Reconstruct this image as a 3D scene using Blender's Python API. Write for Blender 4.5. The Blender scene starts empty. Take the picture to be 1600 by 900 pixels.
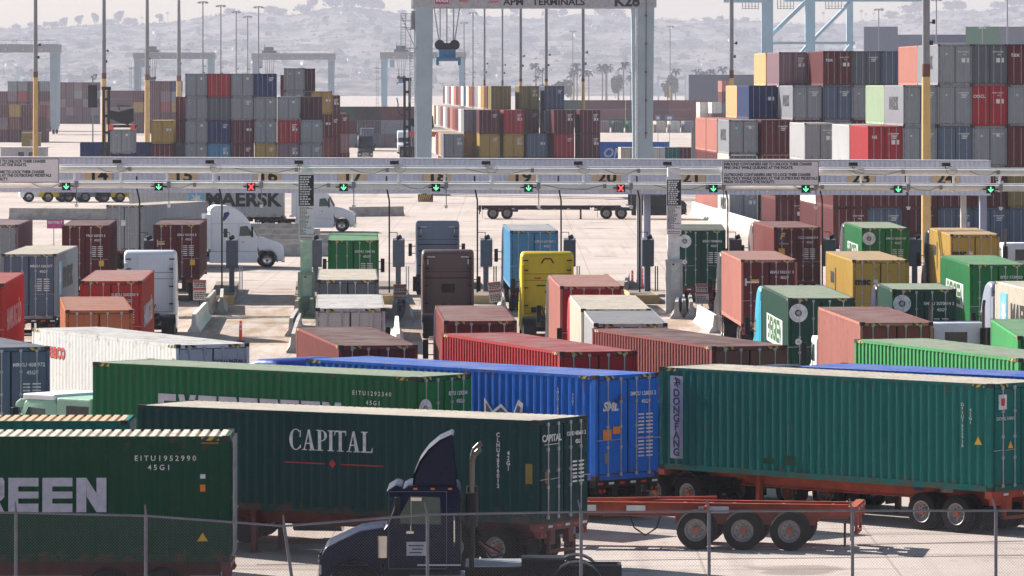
import bpy, bmesh, math, random
from math import radians as R, sin, cos, pi, sqrt
from mathutils import Vector, Matrix
random.seed(7)
SC = bpy.context.scene
COL = SC.collection
# ---------------------------------------------------------------- camera, sky, sun, exposure
F = 8000.0; H0 = 136.0; CH = 11.5           # focal length in px of the 1600 px photo, horizon row, camera height
cam_d = bpy.data.cameras.new('camera'); cam = bpy.data.objects.new('camera', cam_d); COL.objects.link(cam)
cam_d.sensor_width = 36; cam_d.lens = 36 * F / 1600; cam_d.shift_y = -(450 - H0) / 1600
cam_d.clip_start = 1; cam_d.clip_end = 20000
cam.location = (0, 0, CH); cam.rotation_euler = (R(90), 0, 0)
SC.camera = cam
SUN_EL = R(28); SUN_AZ = R(47)               # azimuth to the left of the viewing direction
w = bpy.data.worlds.new('World'); SC.world = w; w.use_nodes = True
nt = w.node_tree; bg = nt.nodes['Background']
sky = nt.nodes.new('ShaderNodeTexSky'); sky.sky_type = 'NISHITA'; sky.sun_disc = False
sky.sun_elevation = SUN_EL; sky.sun_rotation = -SUN_AZ; sky.dust_density = 1.0; sky.air_density = 1.0; sky.ozone_density = 1.0
nt.links.new(sky.outputs[0], bg.inputs[0]); bg.inputs[1].default_value = 0.05
sd = bpy.data.lights.new('sun', 'SUN'); sun = bpy.data.objects.new('sun', sd); COL.objects.link(sun)
sd.energy = 5.0; sd.angle = R(0.5); sd.color = (1.0, 0.955, 0.91)
S = Vector((-sin(SUN_AZ) * cos(SUN_EL), cos(SUN_AZ) * cos(SUN_EL), sin(SUN_EL)))
sun.rotation_euler = (-S).to_track_quat('-Z', 'Y').to_euler(); sun.location = (0, 0, 200)
SC.view_settings.view_transform = 'Standard'; SC.view_settings.look = 'None'
SC.view_settings.exposure = 1.22; SC.view_settings.gamma = 1
SC.cycles.max_bounces = 5; SC.cycles.diffuse_bounces = 2; SC.cycles.glossy_bounces = 2
SC.cycles.volume_bounces = 0; SC.cycles.transparent_max_bounces = 6

# ---------------------------------------------------------------- ground height and picture-to-place helpers
GP = [(0, -.62), (110, -.6), (140, -.52), (178, -.33), (228, -.02), (255, .16), (275, .16), (330, 0), (9000, 0)]
def g(Y):
    for (a, za), (b, zb) in zip(GP, GP[1:]):
        if Y <= b: return za + (zb - za) * (Y - a) / (b - a)
    return 0.0
def at(px, py, z=0.0):
    """point z above the ground seen at pixel px, py"""
    Y = 250.0
    for _ in range(40): Y = F * (CH - g(Y) - z) / (py - H0)
    return Vector(((px - 800) * Y / F, Y, g(Y)))
def on(px, s, z=0.0):
    """point on the ground at scale s pixels per metre, column px"""
    Y = F / s
    return Vector(((px - 800) / s, Y, g(Y) + z))
def zat(py, s): return CH - (py - H0) / s

# ---------------------------------------------------------------- materials
MATS = {}
def nodes(name):
    m = bpy.data.materials.new(name); m.use_nodes = True
    n = m.node_tree; b = n.nodes['Principled BSDF']
    return m, n, b
def N(n, t, **k):
    x = n.nodes.new(t)
    for a, v in k.items(): setattr(x, a, v)
    return x
def noise(n, vec, scale, detail=4, rough=.6):
    x = N(n, 'ShaderNodeTexNoise'); x.inputs['Scale'].default_value = scale; x.inputs['Detail'].default_value = detail
    x.inputs['Roughness'].default_value = rough
    if vec is not None: n.links.new(vec, x.inputs['Vector'])
    return x.outputs['Fac']
def ramp(n, fac, a, b, ca=0.0, cb=1.0):
    x = N(n, 'ShaderNodeMapRange'); x.inputs[1].default_value = a; x.inputs[2].default_value = b
    x.inputs[3].default_value = ca; x.inputs[4].default_value = cb
    n.links.new(fac, x.inputs[0]); return x.outputs[0]
def mix(n, fac, a, b):
    x = N(n, 'ShaderNodeMix', data_type='RGBA')
    if isinstance(fac, float): x.inputs[0].default_value = fac
    else: n.links.new(fac, x.inputs[0])
    for i, c in ((6, a), (7, b)):
        if isinstance(c, tuple): x.inputs[i].default_value = (*c[:3], 1)
        else: n.links.new(c, x.inputs[i])
    return x.outputs[2]
def _plain(name, c, rough=.6, metal=0.0, vary=.25, scale=3.0, emit=None, es=1.0, coord='Object'):
    if name in MATS: return MATS[name]
    m, n, b = nodes(name)
    tc = N(n, 'ShaderNodeTexCoord')
    f = noise(n, tc.outputs[coord], scale, 5)
    f = ramp(n, f, .3, .75)
    d = tuple(x * (1 - vary) for x in c); l = tuple(min(1, x * (1 + vary * .6)) for x in c)
    n.links.new(mix(n, f, d, l), b.inputs['Base Color'])
    b.inputs['Roughness'].default_value = rough; b.inputs['Metallic'].default_value = metal
    if emit:
        b.inputs['Emission Color'].default_value = (*emit, 1); b.inputs['Emission Strength'].default_value = es
    MATS[name] = m; return m
def plain(name, c, *a, **k):
    m = _plain(name, c, *a, **k)
    if max(c) < .06 and 'glass' not in name: m.node_tree.nodes['Principled BSDF'].inputs['Specular IOR Level'].default_value = .2
    return m
def paint(name, c, rust=.5, fade=.28, rough=.42, dust=0.0, soot=.5):
    """weathered container / vehicle paint"""
    if name in MATS: return MATS[name]
    m, n, b = nodes(name)
    tc = N(n, 'ShaderNodeTexCoord'); oi = N(n, 'ShaderNodeObjectInfo')
    add = N(n, 'ShaderNodeVectorMath', operation='MULTIPLY_ADD')
    add.inputs[1].default_value = (1, 1, 1)
    n.links.new(tc.outputs['Object'], add.inputs[0])
    sc = N(n, 'ShaderNodeMath', operation='MULTIPLY'); sc.inputs[1].default_value = 57.0
    n.links.new(oi.outputs['Random'], sc.inputs[0]); n.links.new(sc.outputs[0], add.inputs[2])
    v = add.outputs[0]
    big = ramp(n, noise(n, v, .55, 3), .35, .7)
    faded = tuple(x * 1.15 + .006 for x in c)
    col = mix(n, ramp(n, big, 0, 1, 0, fade * 1.6), c, faded)
    # streaks running down
    mp = N(n, 'ShaderNodeMapping'); mp.inputs['Scale'].default_value = (5.5, 5.5, .35); n.links.new(v, mp.inputs[0])
    st = ramp(n, noise(n, mp.outputs[0], 1.0, 6, .7), .52, .78, 0, soot)
    col = mix(n, st, col, tuple(x * .40 + .003 for x in c))
    # rust specks and patches
    r1 = noise(n, v, 2.3, 8, .75)
    sp = N(n, 'ShaderNodeSeparateXYZ'); n.links.new(tc.outputs['Object'], sp.inputs[0])
    eb = ramp(n, sp.outputs['Z'], .04, .42, .16, 0); et = ramp(n, sp.outputs['Z'], 2.3, 2.9, 0, .08)
    a1 = N(n, 'ShaderNodeMath', operation='ADD'); n.links.new(eb, a1.inputs[0]); n.links.new(et, a1.inputs[1])
    a2 = N(n, 'ShaderNodeMath', operation='ADD'); n.links.new(a1.outputs[0], a2.inputs[0]); n.links.new(r1, a2.inputs[1])
    rf = ramp(n, a2.outputs[0], .605, .70, 0, rust)
    col = mix(n, rf, col, (.13, .055, .03))
    sc2 = ramp(n, noise(n, v, 14, 3, .6), .70, .76, 0, .35)
    col = mix(n, sc2, col, tuple(min(1, x * 1.8 + .03) for x in c))
    # scrapes: thin level scuffs
    mp2 = N(n, 'ShaderNodeMapping'); mp2.inputs['Scale'].default_value = (1.2, 1.2, 26); n.links.new(v, mp2.inputs[0])
    col = mix(n, ramp(n, noise(n, mp2.outputs[0], 1.3, 3, .5), .70, .735, 0, .30), col, tuple(min(1, x * 1.8 + .018) for x in c))
    if dust: 
        df = ramp(n, noise(n, v, .8, 7, .7), .35, .68, dust * .25, dust * 1.35)
        col = mix(n, df, col, (.40, .36, .32))
    n.links.new(col, b.inputs['Base Color']); b.inputs['Specular IOR Level'].default_value = .14
    n.links.new(ramp(n, r1, .3, .8, rough, min(1, rough + .35)), b.inputs['Roughness'])
    bp = N(n, 'ShaderNodeBump'); bp.inputs['Strength'].default_value = .3; bp.inputs['Distance'].default_value = .05
    n.links.new(noise(n, v, 3.0, 5), bp.inputs['Height']); n.links.new(bp.outputs[0], b.inputs['Normal'])
    MATS[name] = m; return m
CC = dict(maroon=(.10, .011, .014), oxide=(.20, .045, .038), red=(.34, .012, .018), orange=(.40, .12, .05), grey=(.24, .25, .275),
          dgrey=(.10, .11, .13), lgrey=(.42, .42, .42), white=(.66, .64, .60), cream=(.66, .58, .46), green=(.002, .15, .035), dgreen=(.004, .055, .035),
          teal=(.002, .135, .12), lgreen=(.06, .32, .10), sage=(.30, .38, .25), blue=(.004, .13, .56), navy=(.006, .024, .11), azure=(.06, .24, .42),
          mustard=(.42, .26, .045), olive=(.22, .17, .05), brown=(.17, .07, .05), tan=(.58, .38, .18), salmon=(.42, .16, .125), slate=(.09, .12, .18),
          mauve=(.22, .13, .15), capital=(.001, .038, .040), bottle=(.001, .050, .022), jade=(.001, .105, .035), evergreen=(.01, .14, .06), hamburg=(.42, .03, .02))
def cp(k): return paint('paint_' + k, CC[k], dust=0)
def cr(k): return paint('roof_paint_' + k, CC[k], rust=.6, fade=.5, rough=.5, dust=.45, soot=.3)
M_CAST = plain('casting_steel', (.05, .035, .03), .7, vary=.5)
M_HAZ = None
def hazard():
    m, n, b = nodes('hazard_stripes'); tc = N(n, 'ShaderNodeTexCoord')
    wv = N(n, 'ShaderNodeTexWave', wave_type='BANDS', bands_direction='DIAGONAL'); wv.inputs['Scale'].default_value = 2.6
    n.links.new(tc.outputs['Object'], wv.inputs['Vector'])
    n.links.new(mix(n, ramp(n, wv.outputs['Fac'], .45, .55), (.02, .02, .02), (.55, .36, .03)), b.inputs['Base Color'])
    b.inputs['Roughness'].default_value = .6; return m
M_HAZ = hazard()
M_ROD = plain('galvanised_rod', (.42, .42, .44), .45, .3, vary=.3)
M_SEAL = plain('rubber_seal', (.012, .012, .014), .7)
M_WHT = plain('white_marking', (.72, .71, .73), .6, vary=.38, scale=7)
M_ORG = plain('orange_placard', (.75, .22, .02), .6, vary=.1)
M_YEL = plain('yellow_placard', (.75, .42, .02), .6, vary=.1)
M_RED = plain('red_marking', (.55, .02, .02), .5, vary=.1)
M_BLK = plain('black_paint', (.012, .012, .015), .45, vary=.4)
M_BLKLET = plain('black_lettering', (.02, .02, .025), .6, vary=.2)
M_NAVYLET = plain('navy_lettering', (.02, .03, .13), .6, vary=.2)
M_TYRE = plain('tyre_rubber', (.009, .0085, .009), .85, vary=.5, scale=8)
M_RIM = plain('wheel_rim', (.34, .31, .30), .45, .25, vary=.35, scale=9)
M_HUB = plain('hub_orange', (.45, .10, .03), .6)
M_GLASS = plain('dark_glass', (.012, .016, .018), .08, vary=.2)
M_GLASS2 = plain('tinted_glass', (.05, .09, .07), .1, vary=.3)
M_CHROME = plain('chrome', (.55, .53, .5), .18, .95, vary=.15)
M_TAIL = plain('tail_lamp', (.45, .01, .01), .3, vary=.1)
M_LAMP = plain('headlamp_lens', (.75, .75, .72), .15, vary=.1)
M_TAPE = plain('reflector_tape', (.7, .7, .7), .5, vary=.2)
M_CONC = plain('barrier_concrete', (.42, .39, .36), .9, vary=.35, scale=2)
M_WCONC = plain('whitewashed_concrete', (.78, .75, .70), .85, vary=.2, scale=2)
M_STEELB = plain('crane_blue_grey', (.33, .41, .46), .5, vary=.15, scale=.5)
M_CRBLUE = plain('crane_light_blue', (.31, .46, .56), .5, vary=.12, scale=.3)
M_GALV = plain('galvanised_steel', (.36, .37, .39), .5, .35, vary=.25)
M_BEIGE = plain('beige_steel', (.62, .58, .52), .5, vary=.15)
M_GREYP = plain('grey_post_paint', (.22, .22, .24), .5, vary=.2, scale=1)
M_YPOST = plain('yellow_post_paint', (.62, .40, .13), .6, vary=.2, scale=1)
M_BRBAND = plain('brown_band', (.14, .04, .02), .7, vary=.3)

# ---------------------------------------------------------------- mesh builder
class MB:
    def __init__(s): s.v = []; s.f = []; s.m = []
    def add(s, vs, fs, m=0):
        o = len(s.v); s.v += [tuple(v) for v in vs]
        for f in fs: s.f.append(tuple(i + o for i in f)); s.m.append(m)
    def box(s, x0, x1, y0, y1, z0, z1, m=0):
        if x0 > x1: x0, x1 = x1, x0
        if y0 > y1: y0, y1 = y1, y0
        s.add([(x0, y0, z0), (x1, y0, z0), (x1, y1, z0), (x0, y1, z0), (x0, y0, z1), (x1, y0, z1), (x1, y1, z1), (x0, y1, z1)],
              [(0, 3, 2, 1), (4, 5, 6, 7), (0, 1, 5, 4), (1, 2, 6, 5), (2, 3, 7, 6), (3, 0, 4, 7)], m)
    def beam(s, p, q, r, n=8, m=0, r2=None, cap=True):
        p = Vector(p); q = Vector(q); d = (q - p)
        if d.length < 1e-6: return
        d.normalize(); u = d.orthogonal().normalized(); w_ = d.cross(u); r2 = r if r2 is None else r2
        a = [p + (u * cos(2 * pi * (i + .5) / n) + w_ * sin(2 * pi * (i + .5) / n)) * r for i in range(n)]
        b = [q + (u * cos(2 * pi * (i + .5) / n) + w_ * sin(2 * pi * (i + .5) / n)) * r2 for i in range(n)]
        fs = [(i, (i + 1) % n, n + (i + 1) % n, n + i) for i in range(n)]
        if cap: fs += [tuple(range(n - 1, -1, -1)), tuple(range(n, 2 * n))]
        s.add(a + b, fs, m)
    def tube(s, pts, r, n=6, m=0):
        for a, b in zip(pts, pts[1:]): s.beam(a, b, r, n, m)
    def prism(s, poly, x0, x1, m=0):
        """polygon in (y, z) pushed along x"""
        n = len(poly)
        s.add([(x0, y, z) for y, z in poly] + [(x1, y, z) for y, z in poly],
              [(i, (i + 1) % n, n + (i + 1) % n, n + i) for i in range(n)] + [tuple(range(n - 1, -1, -1)), tuple(range(n, 2 * n))], m)
    def prismz(s, poly, y0, y1, m=0):
        """polygon in (x, z) pushed along y"""
        n = len(poly)
        s.add([(x, y0, z) for x, z in poly] + [(x, y1, z) for x, z in poly],
              [(i, (i + 1) % n, n + (i + 1) % n, n + i) for i in range(n)] + [tuple(range(n - 1, -1, -1)), tuple(range(n, 2 * n))], m)
    def lathe(s, prof, cx, cy, cz, n=20, m=0):
        """profile of (x offset, radius) turned round the x axis"""
        o = len(s.v); k = len(prof)
        for x, r in prof:
            for i in range(n): s.v.append((cx + x, cy + r * cos(2 * pi * i / n), cz + r * sin(2 * pi * i / n)))
        for j in range(k - 1):
            for i in range(n):
                s.f.append((o + j * n + i, o + j * n + (i + 1) % n, o + (j + 1) * n + (i + 1) % n, o + (j + 1) * n + i)); s.m.append(m)
    def mesh(s, name, mats, smooth=False, bevel=0.0, merge=False):
        me = bpy.data.meshes.new(name); me.from_pydata(s.v, [], s.f)
        for m in mats: me.materials.append(m)
        me.polygons.foreach_set('material_index', s.m)
        bm = bmesh.new(); bm.from_mesh(me)
        if merge or bevel: bmesh.ops.remove_doubles(bm, verts=bm.verts, dist=1e-4)
        bmesh.ops.recalc_face_normals(bm, faces=bm.faces)
        if bevel:
            ed = [e for e in bm.edges if len(e.link_faces) == 2 and e.calc_face_angle(0) > .6]
            bmesh.ops.bevel(bm, geom=ed, offset=bevel, segments=3, affect='EDGES', profile=.5)
        bm.to_mesh(me); bm.free()
        if smooth: 
            me.polygons.foreach_set('use_smooth', [True] * len(me.polygons))
            try: me.set_sharp_from_angle(angle=R(38))
            except Exception: pass
        me.update(); return me
    def build(s, name, mats, parent=None, **k):
        return link(name, s.mesh(name, mats, **k), parent)
def link(name, me, parent=None, loc=None, rotz=None, mats=None, scale=None):
    o = bpy.data.objects.new(name, me); COL.objects.link(o)
    if parent is not None: o.parent = parent
    if loc is not None: o.location = loc
    if rotz is not None: o.rotation_euler = (0, 0, rotz)
    if scale is not None: o.scale = scale
    if mats:
        for i, m in mats.items():
            if i < len(o.material_slots):
                o.material_slots[i].link = 'OBJECT'; o.material_slots[i].material = m
    return o
LABELS = {}
def tag(o, label=None, cat=None, group=None, kind=None):
    if label:
        o['label'] = label; LABELS.setdefault(label, []).append(o.name)
    if cat: o['category'] = cat
    if group: o['group'] = group
    if kind: o['kind'] = kind
    return o
def thing(name, loc, rotz, label, cat, group=None):
    o = bpy.data.objects.new(name, None); COL.objects.link(o); o.empty_display_size = .3
    o.location = loc; o.rotation_euler = (0, 0, rotz)
    return tag(o, label, cat, group)
TXT = {}
def text_mesh(t, size, mat, bold=0.0, vert=False, xs=1.0, extrude=.002, shear=0.0, lead=.85):
    k = (t, size, mat.name, bold, vert, xs, shear, lead)
    if k in TXT: return TXT[k]
    cu = bpy.data.curves.new('t', 'FONT'); cu.body = '\n'.join(t) if vert else t
    cu.size = size; cu.extrude = extrude; cu.offset = bold; cu.align_x = 'CENTER'; cu.align_y = 'CENTER'; cu.shear = shear
    cu.resolution_u = 3; cu.space_line = lead if vert else 1.0
    o = bpy.data.objects.new('t', cu); COL.objects.link(o)
    bpy.context.view_layer.update()
    me = bpy.data.meshes.new_from_object(o.evaluated_get(bpy.context.evaluated_depsgraph_get()))
    bpy.data.objects.remove(o); bpy.data.curves.remove(cu)
    for v in me.vertices: v.co.x *= xs
    me.materials.clear(); me.materials.append(mat); me.name = 'lettering'
    TXT[k] = me; return me
FACE = {'door': Matrix.Rotation(R(90), 4, 'X'), 'left': Matrix.Rotation(R(-90), 4, 'Z') @ Matrix.Rotation(R(90), 4, 'X'),
        'right': Matrix.Rotation(R(90), 4, 'Z') @ Matrix.Rotation(R(90), 4, 'X')}
def put_text(root, t, size, face, a, z, mat, name='lettering', off=None, **k):
    """face door: a is x; face left / right: a is y"""
    o = link(name, text_mesh(t, size, mat, **k), root)
    p = {'door': (a, -.075 if off is None else off, z), 'left': (-1.226, a, z), 'right': (1.226, a, z)}[face]
    o.matrix_local = Matrix.Translation(p) @ FACE[face]; return o
def panel(root, name, face, a0, a1, z0, z1, mat, t=.004, off=0.0):
    mb = MB()
    if face == 'door': mb.box(a0, a1, -.072 - off - t, -.072 - off, z0, z1)
    elif face == 'left': mb.box(-1.224 - t - off, -1.224 - off, a0, a1, z0, z1)
    else: mb.box(1.224 + off, 1.224 + t + off, a0, a1, z0, z1)
    return mb.build(name, [mat], root)

# ---------------------------------------------------------------- setting: ground, hills
def ground_mat():
    m, n, b = nodes('yard_concrete'); tc = N(n, 'ShaderNodeTexCoord'); v = tc.outputs['Object']
    c = mix(n, ramp(n, noise(n, v, .06, 6), .35, .65), (.41, .345, .30), (.53, .45, .395))
    mp = N(n, 'ShaderNodeMapping'); mp.inputs['Scale'].default_value = (.9, .035, 1); mp.inputs['Rotation'].default_value = (0, 0, R(-2.3)); n.links.new(v, mp.inputs[0])
    c = mix(n, ramp(n, noise(n, mp.outputs[0], 1.0, 5, .65), .52, .75, 0, .42), c, (.22, .17, .14))
    c = mix(n, ramp(n, noise(n, v, .9, 7, .7), .56, .70, 0, .5), c, (.25, .20, .17))
    sp = N(n, 'ShaderNodeSeparateXYZ'); n.links.new(v, sp.inputs[0])
    g1 = ramp(n, sp.outputs['Y'], 205, 232, 0, 1); g2 = ramp(n, sp.outputs['Y'], 262, 300, 1, 0)
    gm = N(n, 'ShaderNodeMath', operation='MULTIPLY'); n.links.new(g1, gm.inputs[0]); n.links.new(g2, gm.inputs[1])
    mq = N(n, 'ShaderNodeMapping'); mq.inputs['Scale'].default_value = (1.1, .16, 1); n.links.new(v, mq.inputs[0])
    gs = ramp(n, noise(n, mq.outputs[0], .8, 7, .7), .42, .62, 0, .8)
    gg = N(n, 'ShaderNodeMath', operation='MULTIPLY'); n.links.new(gm.outputs[0], gg.inputs[0]); n.links.new(gs, gg.inputs[1])
    c = mix(n, gg.outputs[0], c, (.30, .19, .11))
    mt = N(n, 'ShaderNodeMapping'); mt.inputs['Scale'].default_value = (.05, .8, 1); mt.inputs['Rotation'].default_value = (0, 0, R(9)); n.links.new(v, mt.inputs[0])
    tf = ramp(n, noise(n, mt.outputs[0], 1.0, 4, .6), .55, .64, 0, .5)
    fg = ramp(n, sp.outputs['Y'], 150, 190, 1, .55); tm = N(n, 'ShaderNodeMath', operation='MULTIPLY'); n.links.new(tf, tm.inputs[0]); n.links.new(fg, tm.inputs[1])
    c = mix(n, tm.outputs[0], c, (.19, .155, .13))
    c = mix(n, ramp(n, noise(n, v, .22, 3, .4), .66, .69, 0, .5), c, (.14, .11, .095))
    br = N(n, 'ShaderNodeTexBrick'); br.offset = 0; br.inputs['Scale'].default_value = 1; br.inputs['Brick Width'].default_value = 4.8; br.inputs['Row Height'].default_value = 6
    br.inputs['Mortar Size'].default_value = .035; br.inputs['Color1'].default_value = (1, 1, 1, 1); br.inputs['Color2'].default_value = (1, 1, 1, 1); br.inputs['Mortar'].default_value = (0, 0, 0, 1)
    n.links.new(v, br.inputs['Vector'])
    iv = ramp(n, br.outputs['Color'], 0, 1, .45, 0)
    c = mix(n, iv, c, (.20, .17, .15))
    n.links.new(c, b.inputs['Base Color']); b.inputs['Roughness'].default_value = .95; b.inputs['Specular IOR Level'].default_value = .08
    bp = N(n, 'ShaderNodeBump'); bp.inputs['Strength'].default_value = .15; n.links.new(noise(n, v, 6, 6), bp.inputs['Height']); n.links.new(bp.outputs[0], b.inputs['Normal'])
    return m
mb = MB()
ys = [-60, 60] + [a for a, _ in GP[1:-1]] + [420, 700, 1200, 2400, 13000]
for a, b_ in zip(ys, ys[1:]):
    mb.add([(-4000, a, g(a)), (4000, a, g(a)), (4000, b_, g(b_)), (-4000, b_, g(b_))], [(0, 1, 2, 3)])
gr = mb.build('ground', [ground_mat()], merge=True); tag(gr, kind='structure')

SKY = [(-400, 50), (0, 46), (60, 45), (100, 43), (170, 38), (200, 41), (240, 38), (290, 33), (330, 27), (370, 20), (400, 22), (430, 22), (460, 25), (490, 18), (530, 11), (560, 13),
       (600, 18), (640, 25), (700, 24), (740, 24), (770, 28), (800, 26), (830, 31), (870, 27), (900, 24), (950, 24), (1000, 29), (1040, 32), (1100, 33), (1140, 31), (1180, 34),
       (1240, 39), (1280, 37), (1320, 38), (1350, 34), (1390, 30), (1420, 23), (1450, 20), (1480, 19), (1500, 17), (1530, 19), (1560, 14), (1600, 10), (2000, 20)]
def skyl(px):
    for (a, za), (b, zb) in zip(SKY, SKY[1:]):
        if a <= px <= b: return za + (zb - za) * (px - a) / (b - a)
    return 45
HY = 9500.0; FY = 6600.0
def hill_z(px, t):
    """height of the slope at column px, t from 0 (foot) to 1 (ridge)"""
    top = CH + (H0 - skyl(px)) * HY / F
    w_ = .5 + .5 * sin(px * .013 + 3.1 * t * 3) * .35 + .25 * sin(px * .031 + t * 9)
    prof = t ** 1.25 + .10 * sin(t * 9 + px * .012) * (1 - t) * t * 2
    return top * max(0, prof) + 3 * w_ * t * (1 - t)
def hill_mat():
    m, n, b = nodes('hillside_scrub'); tc = N(n, 'ShaderNodeTexCoord'); v = tc.outputs['Object']
    mp = N(n, 'ShaderNodeMapping'); mp.inputs['Scale'].default_value = (1, .28, 3.5); n.links.new(v, mp.inputs[0])
    c = mix(n, ramp(n, noise(n, mp.outputs[0], .012, 9, .72), .44, .56), (.02, .028, .022), (.20, .175, .15))
    c = mix(n, ramp(n, noise(n, mp.outputs[0], .05, 7, .75), .55, .62), c, (.34, .31, .27))
    n.links.new(c, b.inputs['Base Color']); b.inputs['Roughness'].default_value = 1
    b.inputs['Specular IOR Level'].default_value = 0
    return m
mb = MB(); nx, ny = 240, 26; vs = []
for j in range(ny + 1):
    t = j / ny; Y = FY + t * (HY - FY)
    for i in range(nx + 1):
        px = -300 + 2300 * i / nx
        z = hill_z(px, t) + (random.uniform(-1.2, 1.2) * t if j < ny else random.uniform(-.4, 1.2))
        vs.append(((px - 800) * Y / F, Y, max(z, -.2) if j else -.5))
for i in range(nx + 1):
    px = -300 + 2300 * i / nx; vs.append(((px - 800) * 9900 / F, 9900, -1))
mb.add(vs, [(j * (nx + 1) + i, j * (nx + 1) + i + 1, (j + 1) * (nx + 1) + i + 1, (j + 1) * (nx + 1) + i) for j in range(ny + 1) for i in range(nx)])
tag(mb.build('hills', [hill_mat()], smooth=False), kind='structure')
# ---------------------------------------------------------------- wheels, containers, chassis
mb = MB(); mb.lathe([(-.14, .29), (-.14, .47), (-.10, .51), (.10, .51), (.14, .47), (.14, .29), (.02, .27)], 0, 0, 0, 28)
TYRE = mb.mesh('tyre', [M_TYRE], smooth=True)
mb = MB(); mb.lathe([(.145, .295), (.13, .27), (.02, .235), (.0, .12), (.06, .10), (.07, .0)], 0, 0, 0, 24)
for k in range(8):
    a = 2 * pi * k / 8; mb.beam((.0, .17 * cos(a), .17 * sin(a)), (.035, .17 * cos(a), .17 * sin(a)), .018, 6, 2)
mb.lathe([(.07, .085), (.13, .08), (.14, .0)], 0, 0, 0, 14, 1)
RIM = mb.mesh('rim', [M_RIM, M_HUB, M_BLK], smooth=True)
def wheel(parent, x, y, z=.51, r=1.0, hub=None, rimc=None):
    sgn = 1 if x > 0 else -1
    t = link('wheel', TYRE, parent, (x, y, z)); t.scale = (sgn, r, r)
    rm = link('rim', RIM, t, mats={0: rimc or M_RIM, 1: hub or M_HUB})
    return t
CM = {}
def cbody(L, Hc, far=False, smooth=False):
    k = (L, Hc, far, smooth)
    if k in CM: return CM[k]
    mb = MB(); W = 1.22
    # corner posts and rails
    for sx in (-1, 1):
        x0, x1 = (sx * (W - .10), sx * W)
        for y0, y1 in ((0, .14), (L - .14, L)): mb.box(x0, x1, y0, y1, .118, Hc - .118)
        mb.box(sx * (W - .05), sx * W, .178, L - .178, .0, .16)
        mb.box(sx * (W - .05), sx * (W - .004), .178, L - .178, Hc - .09, Hc - .012)
    mb.box(-W + .16, W - .16, 0, .12, 0, .15); mb.box(-W + .16, W - .16, 0, .12, Hc - .13, Hc - .012)
    mb.box(-W + .16, W - .16, L - .12, L, 0, .15); mb.box(-W + .16, W - .16, L - .12, L, Hc - .13, Hc - .012)
    # corrugated sides
    pitch = .278; n = int((L - .28) / pitch); p0 = .14; pw = (L - .28) / n
    prof = []
    for i in range(n):
        y = p0 + i * pw
        prof += [(y, 1), (y + pw * .26, 1), (y + pw * .5, 0), (y + pw * .76, 0)]
    prof.append((L - .14, 1)); d = .005 if smooth else .036
    for sx in (-1, 1):
        vs = []
        for y, u in prof:
            x = sx * (W - .006 - (0 if u else d)); vs += [(x, y, .16), (x, y, Hc - .09)]
        mb.add(vs, [(2 * i, 2 * i + 2, 2 * i + 3, 2 * i + 1) for i in range(len(prof) - 1)])
    # front wall
    vs = []; nf = 9
    for i in range(nf * 4 + 1):
        x = -W + .1 + (2 * W - .2) * i / (nf * 4); u = (i % 4) in (0, 1); vs += [(x, L - .02 - (0 if u else .04), .15), (x, L - .02 - (0 if u else .04), Hc - .12)]
    mb.add(vs, [(2 * i, 2 * i + 2, 2 * i + 3, 2 * i + 1) for i in range(nf * 4)])
    # roof: shallow cross corrugations
    nr = max(6, int(L / .23)) if not far else int(L / .46); vs = []; zr = Hc - .012
    for i in range(nr):
        y = .12 + (L - .24) * i / nr; q = (L - .24) / nr
        for yy, zz in ((y, zr), (y + q * .60, zr), (y + q * .66, zr - .045), (y + q * .94, zr - .045)): vs += [(-W + .03, yy, zz), (W - .03, yy, zz)]
    vs += [(-W + .03, L - .12, zr), (W - .03, L - .12, zr)]
    mb.add(vs, [(2 * i, 2 * i + 1, 2 * i + 3, 2 * i + 2) for i in range(len(vs) // 2 - 1)], 1)
    mb.add([(-W + .05, .1, .05), (W - .05, .1, .05), (W - .05, L - .1, .05), (-W + .05, L - .1, .05)], [(0, 1, 2, 3)], 2)
    for sx in (-1, 1):
        for y0 in (-.002, L - .176):
            for z0 in (0, Hc - .118): mb.box(sx * (W - .16), sx * (W + .002), y0, y0 + .178, z0, z0 + .118, 2)
    if Hc > 2.7 and not far:
        for sx in (-1, 1):
            for y0 in (.25, L - .65): mb.box(sx * (W - .004), sx * (W + .003), y0, y0 + .4, Hc - .11, Hc - .03, 3)
            mb.box(sx * .72 - .2, sx * .72 + .2, -.004, 0, Hc - .115, Hc - .03, 3)
    CM[k] = mb.mesh('container_body', [M_BLK, M_BLK, M_CAST, M_HAZ]); return CM[k]
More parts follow.
